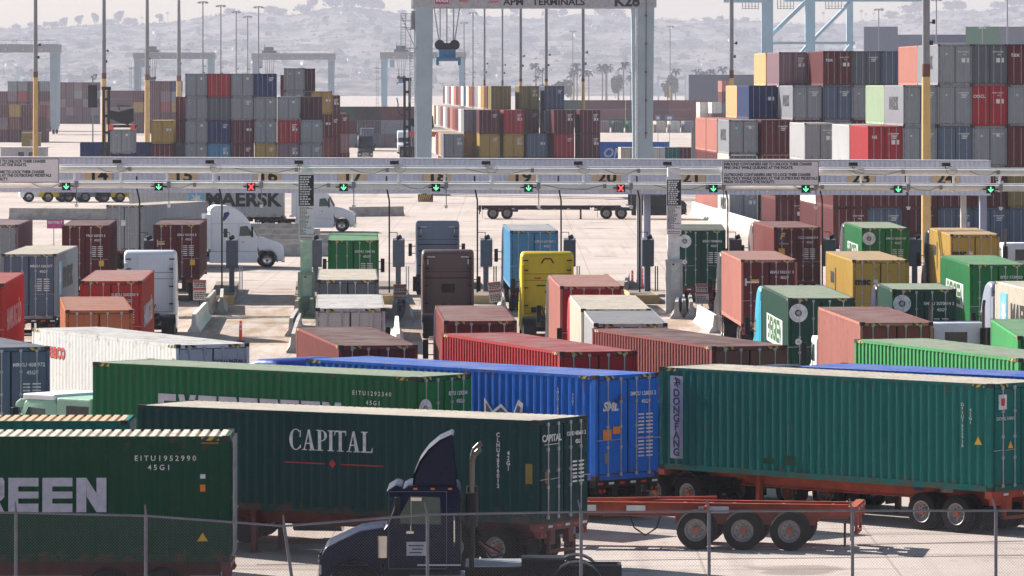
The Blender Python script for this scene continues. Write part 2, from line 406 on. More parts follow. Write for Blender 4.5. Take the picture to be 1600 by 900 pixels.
def cdoor(Hc, far=0):
    """right-hand leaf; local x 0..1.10 from the centre line"""
    k = ('door', Hc, far)
    if k in CM: return CM[k]
    mb = MB(); z0, z1 = .15, Hc - .13
    mb.box(.012, 1.115, .0, .06, z0, z1, 1)          # dark seal surround
    mb.box(.03, 1.095, -.03, .0, z0 + .025, z1 - .025)
    for i in range(4 if not far else 3):               # pressed panels
        nn = 4 if not far else 3; h = (z1 - z0 - .12) / nn; za = z0 + .06 + i * h
        mb.box(.07, 1.055, -.042, -.03, za + .035, za + h - .035)
    for i in range(4): mb.box(1.07, 1.12, -.05, -.02, z0 + .25 + i * (z1 - z0 - .5) / 3 - .06, z0 + .25 + i * (z1 - z0 - .5) / 3 + .06)
    if far:
        for x in (.28, .80): mb.beam((x, -.06, z0 - .03), (x, -.06, z1 + .03), .02, 4, 2)
        if far in (2, 4):
            mb.box(.45, .72, -.05, -.045, Hc * .55, Hc * .66, 3); mb.box(.84, 1.0, -.05, -.045, Hc * .55, Hc * .66, 3)
        if far in (3, 4):
            for q in range(3): mb.box(.42, .98 - .1 * q, -.05, -.045, Hc * .80 - q * .16, Hc * .80 + .08 - q * .16, 3)
        if far == 5: mb.box(.45, .68, -.05, -.045, Hc * .74, Hc * .83, 3)
    CM[k] = mb.mesh('container_door', [M_BLK, M_SEAL, M_ROD, M_WHT]); return CM[k]
def crod(Hc):
    k = ('rod', Hc)
    if k in CM: return CM[k]
    mb = MB(); z0, z1 = .10, Hc - .07
    mb.beam((0, -.062, z0), (0, -.062, z1), .019, 6)
    for z in (z0 + .05, z1 - .05, .5 * (z0 + z1), .9, Hc - .75): mb.box(-.045, .045, -.075, -.03, z - .04, z + .04)
    mb.beam((0, -.085, 1.12), (.42, -.085, 1.10), .012, 5)
    CM[k] = mb.mesh('lock_rod', [M_ROD]); return CM[k]
def container(name, loc, rz, color, label, L=12.19, Hc=2.9, near=True, rcol=None, dcol=None, far=1, group=None, smooth=False):
    t = thing(name, loc, rz, label, 'shipping container', group)
    body = link('container_body', cbody(L, Hc, not near, smooth), t, mats={0: cp(color), 1: cr(rcol or color)})
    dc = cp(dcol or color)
    for sx in (-1, 1):
        d = link('door', cdoor(Hc, 0 if near else (far if sx > 0 else 1)), t, mats={0: dc}, scale=(sx, 1, 1))
        if near:
            for x in (.30, .80): link('lock_rod', crod(Hc), d, (x, 0, 0))
    if not near and far == 5:      # small blue star square of a line's grey boxes, left leaf
        mb = MB(); mb.box(-.62, -.42, -.05, -.045, Hc * .72, Hc * .80); mb.build('placard', [plain('star_blue', (.12, .42, .62), .5)], t)
    return t
def chassis(loc, rz, label, color='black', L=12.3, axles=2, near=True, group='trailer chassis under queueing containers', detail=True, first=1.25, bare=False):
    col = {'black': M_BLK, 'red': plain('chassis_dark_red', (.16, .02, .02), .6, vary=.4), 'orange': plain('chassis_orange', (.42, .06, .022), .6, vary=.45, scale=2)}[color]
    t = thing('trailer_chassis', loc, rz, label, 'trailer chassis', group)
    key = ('ch', L, axles, bare)
    if key not in CM:
        mb = MB()
        for sx in (-1, 1):
            x = sx * .46
            mb.box(x - .07, x + .07, .25, L - .15, 1.14, 1.165); mb.box(x - .07, x + .07, .25, L - 2.6, .80, .825)
            mb.box(x - .01, x + .01, .25, L - 2.6, .825, 1.14); mb.box(x - .01, x + .01, L - 2.6, L - .15, 1.0, 1.14)
            mb.prism([(L - 2.6, .8), (L - 2.6, 1.0), (L - 3.2, .8)], x - .01, x + .01)
        for i in range(int(L / 1.3)): mb.box(-.45, .45, .7 + i * 1.3, .78 + i * 1.3, .95, 1.12)
        if bare:                                      # diagonal braces of the empty frame's rear
            mb.box(-1.05, 1.05, 3.9, 4.0, 1.0, 1.12)
        mb.box(-1.22, 1.22, L - .3, L, 1.0, 1.17)
        for k in range(axles): mb.beam((-1.0, first + k * 1.22, .51), (1.0, first + k * 1.22, .51), .07, 8)
        for sx in (-1, 1):
            mb.box(sx * .5 - .05, sx * .5 + .05, first - .6, first + axles * 1.22 - .6, .62, .8)
        CM[key] = mb.mesh('chassis_frame', [M_BLK])
        mb = MB(); mb.box(-1.22, 1.22, 0, .22, .98, 1.17); mb.box(-1.22, 1.22, -.02, 0, 1.02, 1.15)
        for sx in (-1, 1):
            mb.box(sx * .45 - .12, sx * .45 + .12, .02, .2, .62, .98); mb.box(sx * .62, sx * .56, .02, .1, .45, .7)
            mb.box(sx * 1.0 - .16, sx * 1.0 + .16, -.02, .12, .80, .98)
        mb.box(-.62, .62, .02, .12, .40, .48)
        for k in range(6):
            mb.box(-1.15 + k * .42, -.95 + k * .42, -.026, -.021, 1.05, 1.11, 1 if k % 2 else 2)
        for sx in (-1, 1):
            for q in range(2): mb.beam((sx * (.92 + .16 * q), -.02, .88), (sx * (.92 + .16 * q), -.05, .88), .045, 8, 3)
        CM[('rb',)] = mb.mesh('rear_bolster', [M_BLK, M_TAPE, M_RED, M_TAIL])
        mb = MB()
        for z, s_ in ((.42, .07), (.06, .055)): mb.box(-s_, s_, -s_, s_, z - .36 if z > .1 else .02, 1.1 if z > .1 else .5)
        mb.box(-.13, .13, -.13, .13, 0, .03); mb.beam((0, 0, .85), (-.25 if 0 else 0, .5, 1.0), .03, 6)
        CM[('leg',)] = mb.mesh('landing_leg', [M_BLK])
        mb = MB(); mb.box(-.28, .28, 0, .012, .12, .75); CM[('flap',)] = mb.mesh('mudflap', [M_SEAL])
        mb = MB()
        for i in range(9):
            mb.box(1.0, 1.003, .5 + i * 1.2, .72 + i * 1.2, 0, .05, i % 2)
        CM[('tape',)] = mb.mesh('reflector_strip', [M_TAPE, M_RED])
    link('chassis_frame', CM[key], t, mats={0: col}); link('rear_bolster', CM[('rb',)], t, mats={0: col})
    for sx in (-1, 1):
        link('landing_leg', CM[('leg',)], t, (sx * .62, L - 3.4, 0), mats={0: col})
        for k in range(axles):
            wheel(t, sx * 1.06, first + k * 1.22, hub=None if near else M_RIM)
            if near: wheel(t, sx * .74, first + k * 1.22)
        link('mudflap', CM[('flap',)], t, (sx * .9, .32, 0))
        if near: link('reflector_strip', CM[('tape',)], t, (sx * -.53, 0, .86))
    return t

def solve_yaw(n, L, fx):
    lo, hi = R(-130), R(130)
    f = lambda r: 800 + F * (n.x - L * sin(r)) / (n.y + L * cos(r))
    for _ in range(60):
        m = .5 * (lo + hi)
        if f(m) > fx: lo = m
        else: hi = m
    return .5 * (lo + hi)
def place(px, py, side, fx, Hc, L, deck=1.17):
    n = at(px, py, deck + Hc); r = solve_yaw(n, L, fx); sx = 1 if side == 'R' else -1
    c = Vector((n.x - cos(r) * sx * 1.22, n.y - sin(r) * sx * 1.22, n.z)); return c, r
def ahead(loc, r, y, x=0.0): return Vector((loc.x - sin(r) * y + cos(r) * x, loc.y + cos(r) * y + sin(r) * x, loc.z))

# ---------------------------------------------------------------- tractors
TM = {}
def arc(cy, cz, r, a0, a1, n=9): return [(cy + r * cos(R(a0 + (a1 - a0) * i / n)), cz + r * sin(R(a0 + (a1 - a0) * i / n))) for i in range(n + 1)]
def tractor_meshes():
    mb = MB(); mb.prism([(2.9, .95), (2.9, 3.75), (3.0, 3.9), (3.3, 3.98), (4.0, 3.96), (4.5, 3.82), (4.95, 3.5), (5.3, 3.1), (5.5, 2.78), (5.88, 2.02), (5.98, 1.9), (5.98, .95)], -1.2, 1.2)
    TM['cab_s'] = mb.mesh('cab', [M_BLK], smooth=True, bevel=.17)
    mb = MB(); mb.prism([(3.3, .95), (3.3, 2.78), (3.4, 2.9), (4.5, 2.9), (4.68, 2.8), (5.0, 1.95), (5.1, 1.88), (5.1, .95)], -1.1, 1.1)
    TM['cab_d'] = mb.mesh('cab', [M_BLK], smooth=True, bevel=.08)
    def hood(y0, ax, top, front, w, nm):
        mb = MB(); poly = [(y0, .62), (y0, top), (y0 + .6, top - .08), (front - .45, top - .3), (front - .12, top - .45), (front, top - .75), (front, .42), (ax + .62, .40)]
        poly += arc(ax, .52, .62, -10, 190, 10); poly += [(y0 + .05, .62)] if ax - .62 > y0 + .1 else []
        mb.prism(poly, -w, w); TM[nm] = mb.mesh('hood', [M_BLK], smooth=True, bevel=.1)
    hood(5.9, 6.55, 1.95, 7.6, 1.16, 'hood_s'); hood(5.02, 5.75, 1.93, 6.55, 1.08, 'hood_d')
    mb = MB()
    mb.box(1.02, 1.17, 2.85, 5.9, .32, 1.0)
    TM['skirt'] = mb.mesh('side_skirt', [M_BLK], bevel=.03)
    for nm, y1 in (('frame_s', 7.2), ('frame_d', 6.3)):
        mb = MB()
        for sx in (-1, 1): mb.box(sx * .38, sx * .47, -.35, y1, .72, 1.0)
        mb.box(-.45, .45, -.42, -.34, .7, 1.0); mb.box(-.45, .45, 1.0, 1.15, .75, .95); mb.box(-.45, .45, 2.3, 2.45, .75, .95)
        for y in (.62, 1.92): mb.beam((-1.0, y, .51), (1.0, y, .51), .08, 8)
        TM[nm] = mb.mesh('frame', [M_BLK])
    mb = MB(); mb.prismz([(-.45, 1.02), (-.48, 1.12), (-.4, 1.16), (.4, 1.16), (.48, 1.12), (.45, 1.02)], .9, 1.9); TM['fifth'] = mb.mesh('fifth_wheel', [M_BLK])
    mb = MB(); mb.prism(arc(.62, .52, .62, 20, 160, 8) + list(reversed(arc(.62, .52, .59, 20, 160, 8))), -.3, .3); TM['fender'] = mb.mesh('rear_fender', [M_BLK])
    mb = MB(); mb.beam((0, 0, 0), (0, 1.3, 0), .30, 18); TM['tank'] = mb.mesh('fuel_tank', [M_CHROME], smooth=True)
    mb = MB(); mb.beam((0, 0, 1.0), (0, 0, 2.2), .06, 10); mb.beam((0, 0, 1.95), (0, 0, 2.72), .14, 14)
    mb.tube([(0, 0, 2.72), (0, 0, 3.4), (0, -.05, 3.58), (0, -.17, 3.7), (0, -.22, 3.72)], .062, 10, 1); TM['stack'] = mb.mesh('exhaust_stack', [M_BLK, plain('stack_metal', (.13, .11, .10), .3, .6)], smooth=True)
    mb = MB(); mb.box(-.10, .10, -.06, .06, -.35, .35); mb.beam((-.0, 0, .2), (-.32, 0, .2), .02, 6); mb.beam((0, 0, -.2), (-.32, 0, -.2), .02, 6)
    TM['mirror'] = mb.mesh('mirror', [M_BLK], bevel=.02)
    for nm, pl in (('win_s', [(4.75, 2.02), (4.8, 2.62), (5.25, 2.68), (5.68, 2.05)]), ('win_d', [(3.75, 2.0), (3.78, 2.62), (4.45, 2.66), (4.82, 2.02)])):
        mb = MB(); mb.prism(pl, 0, .012); TM[nm] = mb.mesh('side_window', [M_GLASS2])
    for nm, (y0, z0, y1, z1) in (('ws_s', (5.52, 2.76, 5.89, 2.04)), ('ws_d', (4.71, 2.74, 4.99, 2.0))):
        mb = MB(); mb.prism([(y0, z0), (y0 + .03, z0 + .01), (y1 + .03, z1 + .01), (y1, z1)], -1.0, 1.0); TM[nm] = mb.mesh('windscreen', [M_GLASS])
    mb = MB(); mb.box(-.6, .6, 0, .05, -.35, .35, 0)
    for i in range(6): mb.box(-.57, .57, .05, .07, -.3 + i * .11, -.25 + i * .11, 1)
    TM['grille'] = mb.mesh('grille', [M_BLK, M_CHROME])
    mb = MB(); mb.box(-.17, .17, 0, .05, -.12, .12); TM['lamp'] = mb.mesh('headlight', [M_LAMP], bevel=.03)
    mb = MB(); mb.box(-1.15, 1.15, 0, .22, .35, .68); TM['bumper'] = mb.mesh('bumper', [M_CHROME], bevel=.05)
    # curved roof wind deflector, open behind
    cur = [(4.42, 2.88), (4.38, 3.15), (4.25, 3.45), (4.05, 3.72), (3.8, 3.93), (3.52, 4.06)]
    mb = MB(); inn = [(y - .05, z - .03) for y, z in cur]
    mb.prism(cur + list(reversed(inn)), -.98, .98, 0)
    for sx in (-1, 1): mb.prism(cur + [(3.46, 3.4), (3.38, 2.88)], sx * .98, sx * .95, 0)
    mb.box(-.9, .9, 3.6, 3.64, 2.88, 3.6, 1)
    TM['deflector'] = mb.mesh('roof_deflector', [M_BLK, M_BLK])
    mb = MB(); mb.prism([(4.62, 2.72), (4.66, 2.86), (4.80, 2.90), (5.0, 2.78), (5.03, 2.66), (4.9, 2.62)], -1.08, 1.08); TM['visor'] = mb.mesh('sun_visor', [M_BLK], smooth=True, bevel=.03)
    mb = MB(); mb.box(-.55, .55, 2.875, 2.9, 1.3, 2.0)
    for z in (1.15, 2.66, 2.95): mb.box(-1.08, 1.08, 2.893, 2.899, z, z + .018, 1)
    for sx in (-1, 1):
        for z in (1.5, 2.3, 3.1, 3.55): mb.box(sx * .88, sx * 1.12, 2.78, 2.9, z, z + .05, 1)
        mb.box(sx * 1.08, sx * 1.18, 2.55, 2.95, 1.2, 3.4)
    mb.box(-.12, .12, 2.85, 2.89, 2.1, 2.18, 1); TM['backpanel'] = mb.mesh('rear_panel', [M_BLK, M_BLK])
    mb = MB(); mb.box(-.42, .42, 3.288, 3.3, 1.95, 2.55); TM['rearwin'] = mb.mesh('rear_window', [M_GLASS])
    mb = MB()
    for z in (.35, .65): mb.box(-.02, .02, 0, .5, z, z + .04)
    mb.box(-.02, .0, 0, .5, .3, .95); TM['steps'] = mb.mesh('step', [M_GALV])
    mb = MB(); mb.beam((0, 0, 0), (0, .16, 0), .02, 6); TM['handle'] = mb.mesh('door_handle', [M_BLK])
    mb = MB()
    for k in range(3): mb.tube([(-.25 + k * .25, 2.88, 1.5), (-.2 + k * .2, 2.6, 1.15 + .1 * k), (-.05, 2.3, 1.2)], .022, 6, k % 2)
    TM['hoses'] = mb.mesh('air_hoses', [M_BLK, M_TAIL])
tractor_meshes()
def tractor(loc, rz, label, color, kind='sleeper', group='tractors hauling and queueing', deflector=True, stacks=True):
    t = thing('tractor_truck', loc, rz, label, 'truck', group)
    s = kind == 'sleeper'; k = 's' if s else 'd'
    cab = link('cab', TM['cab_' + k], t, mats={0: color}); hd = link('hood', TM['hood_' + k], t, mats={0: color})
    link('frame', TM['frame_' + k], t); link('fifth_wheel', TM['fifth'], t)
    link('windscreen', TM['ws_' + k], cab)
    ax = 6.55 if s else 5.75; cw = 1.2 if s else 1.1
    for sx in (-1, 1):
        link('side_window', TM['win_' + k], cab, (sx * cw - (.0 if sx > 0 else .012), 0, 0))
        link('door_handle', TM['handle'], cab, (sx * (cw + .02), 4.9 if s else 3.85, 1.65))
        m = link('mirror', TM['mirror'], t, (sx * (cw + .28), 5.55 if s else 4.75, 2.3)); m.scale = (sx, 1, 1)
        wheel(t, sx * 1.0, ax, rimc=M_CHROME)
        for y in (.62, 1.92):
            wheel(t, sx * 1.06, y); 
            f = link('rear_fender', TM['fender'], t, (sx * .93, y - .62, 0)) if y < 1 else None
        link('headlight', TM['lamp'], hd, (sx * .92, (7.6 if s else 6.55) - .04, 1.0 if s else .95))
        link('mudflap', CM[('flap',)], t, (sx * .9, -.15, 0))
        if not s:
            link('fuel_tank', TM['tank'], t, (sx * .85, 3.2, .62))
            if stacks: link('exhaust_stack', TM['stack'], t, (sx * 1.0, 3.05, 0))
    link('grille', TM['grille'], hd, (0, (7.6 if s else 6.55) - .02, .95)); link('bumper', TM['bumper'], t, (0, (7.45 if s else 6.4), 0))
    if s:
        for sx in (-1, 1): link('side_skirt', TM['skirt'], t, mats={0: color}, scale=(sx, 1, 1))
        link('rear_panel', TM['backpanel'], cab, mats={0: color})
    else:
        if deflector: link('roof_deflector', TM['deflector'], t, mats={0: color, 1: M_BLK})
        link('sun_visor', TM['visor'], cab, mats={0: color})
        link('rear_window', TM['rearwin'], cab)
    link('air_hoses', TM['hoses'], t)
    return t
def cab_paint(k, c, rough=.3): return paint('cab_' + k, c, rust=.08, fade=.2, rough=rough, soot=.2)
P_WHITE = cab_paint('white', (.78, .78, .80)); P_GREY = cab_paint('grey', (.22, .24, .30)); P_BROWN = cab_paint('brown', (.13, .085, .08)); P_YEL = cab_paint('yellow', (.62, .46, .02))
P_NAVY = cab_paint('navy', (.002, .005, .032), .2); P_BLACK = cab_paint('black', (.02, .02, .025)); P_CYAN = cab_paint('cyan', (.02, .30, .42)); P_MINT = cab_paint('mint', (.30, .48, .36)); P_RED = cab_paint('red', (.35, .02, .03))
# ---------------------------------------------------------------- the queueing trucks
HC, ST = 2.9, 2.59
QG = 'containers on trucks queueing at the gate'
# key: side, near corner px, top py, far px, height, length, colour, short, door text, extras (where dcol is a darker tone, door shade is put into the colour)
Q = [
 ('R', 28, 351, 51, HC, 12.19, 'mauve', 'dusty mauve container with grey doors cut by left edge', dict(dcol='grey', tr=None)),
 ('R', 169.5, 352, 183, HC, 12.19, 'maroon', 'dark red container beside the pink seatbelt sign', dict(num='TRLU 687575 5', tr=None, yel=1)),
 ('R', 311.7, 350.7, 323.5, HC, 12.19, 'maroon', 'maroon container behind the white sleeper tractor', dict(num='SEKU 451082 8', tr=None, yel=1, fl=1)),
 ('R', 88, 396.7, 122, HC, 12.19, 'grey', 'grey star line container with dark doors at left', dict(num='MRKU 436 077', rcol='cream', dcol='slate', side='MAERSK', tr=None)),
 ('R', 6, 443, 38, HC, 12.19, 'hamburg', 'bright red container cut off by the left edge', dict(side='HAMBURG', sc=M_WHT, tr=None)),
 ('R', 222, 438.7, 241, HC, 12.19, 'hamburg', 'red container with hazard chevrons behind the orange-brown one', dict(num='SUDU 500398 9', side='HAMBURG', sc=M_WHT, rcol='salmon', tr=None)),
 ('L', 102, 484.5, 93.5, ST, 12.19, 'orange', 'orange-brown container above the long white container', dict(tr=None)),
 ('R', 78, 541, -70, HC, 12.19, 'slate', 'slate grey container turning at lower left edge', dict(num='MRKU 408 972', tr=None, dcol='slate', star=1)),
 ('L', 275, 538.5, 50, HC, 12.19, 'white', 'long white refrigerated-look container turning at left', dict(num='CORU 967046 1', seaco=1, numc=M_NAVYLET, dcol='lgrey', tr=None)),
 ('L', 512.3, 375.2, 514.5, HC, 12.19, 'green', 'bright green container in the lane right of the notice pillar', dict(num='EGHU 104134', tr=P_BLACK, rcol='lgreen')),
 ('L', 495, 437, 497.5, HC, 12.19, 'dgrey', 'pale roofed grey container behind the bright green one', dict(rcol='cream', tr=None)),
 ('L', 493, 481.3, 495, HC, 12.19, 'lgrey', 'light grey container with a cream roof in the centre lane', dict(rcol='white', tr=P_WHITE)),
 ('L', 528.7, 539.5, 463, HC, 12.19, 'oxide', 'dusty red-brown container left of the small dark tractor', dict(rcol='maroon', dcol='maroon', tr=None)),
 ('L', 693.5, 501, 680, HC, 12.19, 'oxide', 'maroon container behind the navy cab in the middle', dict(tr=P_NAVY, dcol='maroon')),
 ('L', 797, 360.5, 786, HC, 12.19, 'azure', 'blue container with pale frame in front of yellow cab', dict(num='CSNU 637187 1', tr=P_NAVY, rcol='lgrey')),
 ('L', 875, 447, 857, HC, 12.19, 'salmon', 'tall pink-red container right of the yellow tractor', dict(dcol='red', tr=P_BLACK)),
 ('L', 908, 482.5, 890, HC, 12.19, 'cream', 'cream sided container between the pink and lavender ones', dict(dcol='slate', tr=P_RED, rcol='cream')),
 ('L', 928, 505, 908.5, HC, 12.19, 'lgrey', 'lavender-grey container in front of the cream sided one', dict(dcol='navy', rcol='grey', tr=None)),
 ('L', 1112, 541, 925, HC, 12.19, 'oxide', 'long brown ribbed container right of the red ribbed one', dict(dcol='brown', rcol='maroon', tr=None)),
 ('L', 874.5, 549.5, 689.5, HC, 12.19, 'red', 'long bright red ribbed container in the middle', dict(tr=None)),
 ('L', 1058.5, 360, 1056, HC, 12.19, 'dgreen', 'dark green container with a white round emblem by pillar', dict(num='EGSU 9808062', emb=1, tr=P_BLACK)),
 ('L', 1158, 405.5, 1127, HC, 12.19, 'salmon', 'tall dusty pink container with a blue and white decal', dict(dcol='maroon', num='BEAU 502151 3', tr=P_BLACK, dec=1)),
 ('L', 1209, 355, 1177, HC, 12.19, 'oxide', 'maroon container with navy emblem beside the white barrier', dict(dcol='maroon', num='TCLU 890878 9', tr=P_BROWN, emb2=1)),
 ('L', 1346.5, 356, 1319, HC, 12.19, 'green', 'farther green container with round emblem at the right', dict(num='EMCU 8358147', emb=1, tr=P_BLACK, rcol='sage', ever=1)),
 ('L', 1485, 366, 1452, HC, 12.19, 'mustard', 'farther yellow container under the right lane signals', dict(tr=P_NAVY, msc=1, rcol='tan')),
 ('L', 1332, 406, 1290, HC, 12.19, 'mustard', 'nearer yellow container behind the navy cab', dict(msc=1, tr=None, rcol='tan')),
 ('L', 1515, 413, 1469, HC, 12.19, 'green', 'green container with white lettered side at far right', dict(ever=1, num='EITU 1739020', tr=None, rcol='lgreen')),
 ('L', 1394, 451.7, 1371, HC, 6.06, 'dgreen', 'short dark green container with round emblem', dict(num='EMCU 3070014 3', emb=1, tr=P_NAVY, rcol='sage')),
 ('L', 1231.5, 465.5, 1190, HC, 12.19, 'dgreen', 'dark green container with pale lit side and emblem', dict(emb=1, ever=1, tr=P_CYAN, rcol='sage')),
 ('L', 1344, 503.5, 1278, HC, 12.19, 'salmon', 'dusty pink container in front of the short green one', dict(dcol='oxide', rcol='oxide', tr=P_WHITE, tk='day')),
 ('L', 1591, 560, 1335, HC, 12.19, 'lgreen', 'long light green ribbed container at the right', dict(rcol='sage', dcol='green', tr=None)),
 ('L', 1640, 458, 1555, HC, 12.19, 'cream', 'cream star line container cut off by the right edge', dict(side='MAERSK', tr=P_GREY)),
 ('L', 1590, 525, 1548, HC, 12.19, 'lgreen', 'light green container corner at the lower right edge', dict(dcol='green', tr=None)),
]
def emblem(t, x, z, r=.34):
    mb = MB()
    for k in range(24):
        a0, a1 = 2 * pi * k / 24, 2 * pi * (k + 1) / 24
        mb.add([(x + r * cos(a0), -.078, z + r * sin(a0)), (x + r * cos(a1), -.078, z + r * sin(a1)), (x + r * .36 * cos(a1), -.078, z + r * .36 * sin(a1)), (x + r * .36 * cos(a0), -.078, z + r * .36 * sin(a0))], [(0, 1, 2, 3)])
    for k in range(4):
        mb.box(x - r * .12 if k % 2 else x - r * .22, x + r * .12 if k % 2 else x + r * .22, -.082, -.079, z - (r * .22 if k % 2 else r * .12), z + (r * .22 if k % 2 else r * .12))
    return mb.build('round_emblem', [M_WHT], t)
def number(t, s, z, x=.58, size=.17, mat=None, face='door', sub='45G1'):
    put_text(t, s, size, face, x, z, mat or M_WHT, 'lettering', bold=.004)
    put_text(t, sub, size, face, x + .1, z - size * 1.5, mat or M_WHT, 'lettering', bold=.004)
def small_print(t, face='door', mat=None, x=.36, z=1.5):
    mb = MB()
    for q in range(6):
        for c, wd in ((0, .22), (.3, .26)):
            a = x + c; zz = z - q * .1
            if face == 'door': mb.box(a, a + wd, -.078, -.075, zz, zz + .045)
            else: mb.box(-1.228, -1.225, a, a + wd, zz, zz + .045)
    return mb.build('data_lettering', [mat or M_WHT], t)
def star(t, face, a, z, r, square=True):
    if square: panel(t, 'line_logo', face, a - r, a + r, z - r, z + r, plain('star_blue', (.12, .42, .62), .5))
    mb = MB(); n = 7; pts = []
    for k in range(2 * n):
        rr = r * (.82 if k % 2 == 0 else .36); an = pi * k / n + pi / 2; pts.append((rr * cos(an), z + rr * sin(an)))
    if face == 'door': mb.prismz([(a + u, v) for u, v in pts], -.082, -.078)
    else:
        x = -1.232 if face == 'left' else 1.229
        mb.prism([(a + u, v) for u, v in pts], x, x + .003)
    return mb.build('star_logo', [M_WHT], t)
for side, npx, npy, fpx, Hc, L, col, short, ex in Q:
    c, r = place(npx, npy, side, fpx, Hc, L)
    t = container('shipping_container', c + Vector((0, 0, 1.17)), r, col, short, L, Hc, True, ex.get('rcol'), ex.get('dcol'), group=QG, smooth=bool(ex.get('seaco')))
    num = ex.get('num')
    if num:
        number(t, num, Hc - .55, .55, .16, ex.get('numc')); small_print(t, z=Hc - 1.15)
    if ex.get('yel'): panel(t, 'yellow_placard', 'door', .72, .98, Hc - 2.15, Hc - 1.85, M_YEL)
    if ex.get('emb'): emblem(t, -.85, Hc - .55); emblem(t, -.85, Hc - 1.6, .12)
    if ex.get('emb2'):
        panel(t, 'emblem_panel', 'door', -1.0, -.62, Hc - .75, Hc - .25, plain('emblem_navy', (.02, .03, .12), .5))
        put_text(t, 'F', .42, 'door', -.81, Hc - .48, M_YEL, 'lettering', bold=.02, off=-.082, shear=.3)
        put_text(t, 'FLORENS', .12, 'door', -.7, Hc - .86, M_WHT); panel(t, 'yellow_placard', 'door', -.98, -.65, Hc - 1.4, Hc - 1.1, M_YEL)
    if ex.get('dec'):
        panel(t, 'decal_strip', 'door', -1.0, -.45, Hc - 1.02, Hc - .94, M_WHT); panel(t, 'decal_strip', 'door', -.8, -.45, Hc - .93, Hc - .86, M_YEL); panel(t, 'decal_mark', 'door', -1.06, -.98, Hc - 1.14, Hc - .82, M_WHT)
    if ex.get('fl'):
        panel(t, 'logo_strip', 'door', -1.0, -.62, Hc - .95, Hc - .88, M_YEL); panel(t, 'logo_strip', 'door', -1.0, -.62, Hc - 1.06, Hc - .99, M_WHT); panel(t, 'logo_mark', 'door', -1.02, -.97, Hc - 1.16, Hc - .80, M_WHT)
    if ex.get('msc'):
        put_text(t, 'msc', .42, 'door', -.78, Hc - .95, M_BLKLET, bold=.02); put_text(t, 'm', .9, 'left', 9.0, 1.9, M_BLKLET, bold=.05, xs=2.2)
        panel(t, 'placard', 'door', -.28, -.12, Hc - 1.0, Hc - .85, M_WHT); panel(t, 'lettering_stroke', 'left', 7.4, 7.7, .9, 2.3, M_BLKLET)
    if ex.get('side') == 'MAERSK':
        f = 'right' if side == 'R' else 'left'; s_ = 1 if f == 'right' else -1
        y0 = 4.0 if f == 'right' else 8.0
        star(t, f, 2.0 if f == 'right' else 10.2, 1.75, .75); put_text(t, 'MAERSK', 1.25, f, 6.4 if f == 'right' else 6.0, 1.65, M_BLKLET, bold=.05, xs=1.15)
    if ex.get('side') == 'HAMBURG':
        put_text(t, 'HAMBURG SÜD', 1.15, 'right', 6.0, 1.35, M_WHT, bold=.03, xs=1.05)
    if ex.get('ever'):
        mb = MB(); mb.box(-1.228, -1.225, 2.5, 9.6, .9, 1.95); mb.build('lettering_panel', [M_WHT], t)
        put_text(t, 'EVERGREEN', 1.15, 'left', 6.05, 1.42, cp('green'), bold=.04).location.x = -1.233
    if ex.get('star'): star(t, 'door', -.95, 2.05, .14)
    if ex.get('seaco'):
        put_text(t, 'seaco', .75, 'left', 10.1, 2.25, M_RED, bold=.02, xs=1.0)
        panel(t, 'corner_mark', 'left', .1, .3, 2.42, 2.47, plain('rust_orange', (.4, .14, .04), .7))
    ch = chassis(Vector((c.x, c.y, c.z)), r, 'chassis under the ' + short, random.choice(['black', 'black', 'red']), L=max(L, 6.3) + .1)
    if ex.get('tr'):
        tl = ahead(c, r, L - 1.75)
        cl = {id(P_BLACK): 'black', id(P_NAVY): 'navy', id(P_WHITE): 'white', id(P_CYAN): 'cyan blue', id(P_RED): 'dark red', id(P_BROWN): 'brown', id(P_GREY): 'grey'}[id(ex['tr'])]
        tractor(tl, r, cl + ' tractor pulling the ' + short, ex['tr'], kind=ex.get('tk', 'sleeper'), deflector=False, stacks=False)

# ---------------------------------------------------------------- foreground containers turning left
def fore(npx, npy, fpx, Hc, col, label, side='L', rcol=None, dcol=None, L=12.19, rz=None):
    c, r = place(npx, npy, side, fpx, Hc, L)
    if rz is not None:
        n_ = at(npx, npy, 1.17 + Hc); r = rz; c = Vector((n_.x + cos(r) * 1.22, n_.y + sin(r) * 1.22, n_.z))
    return container('shipping_container', c + Vector((0, 0, 1.17)), r, col, label, L, Hc, True, rcol, dcol, group='containers on trucks turning in the foreground'), c, r
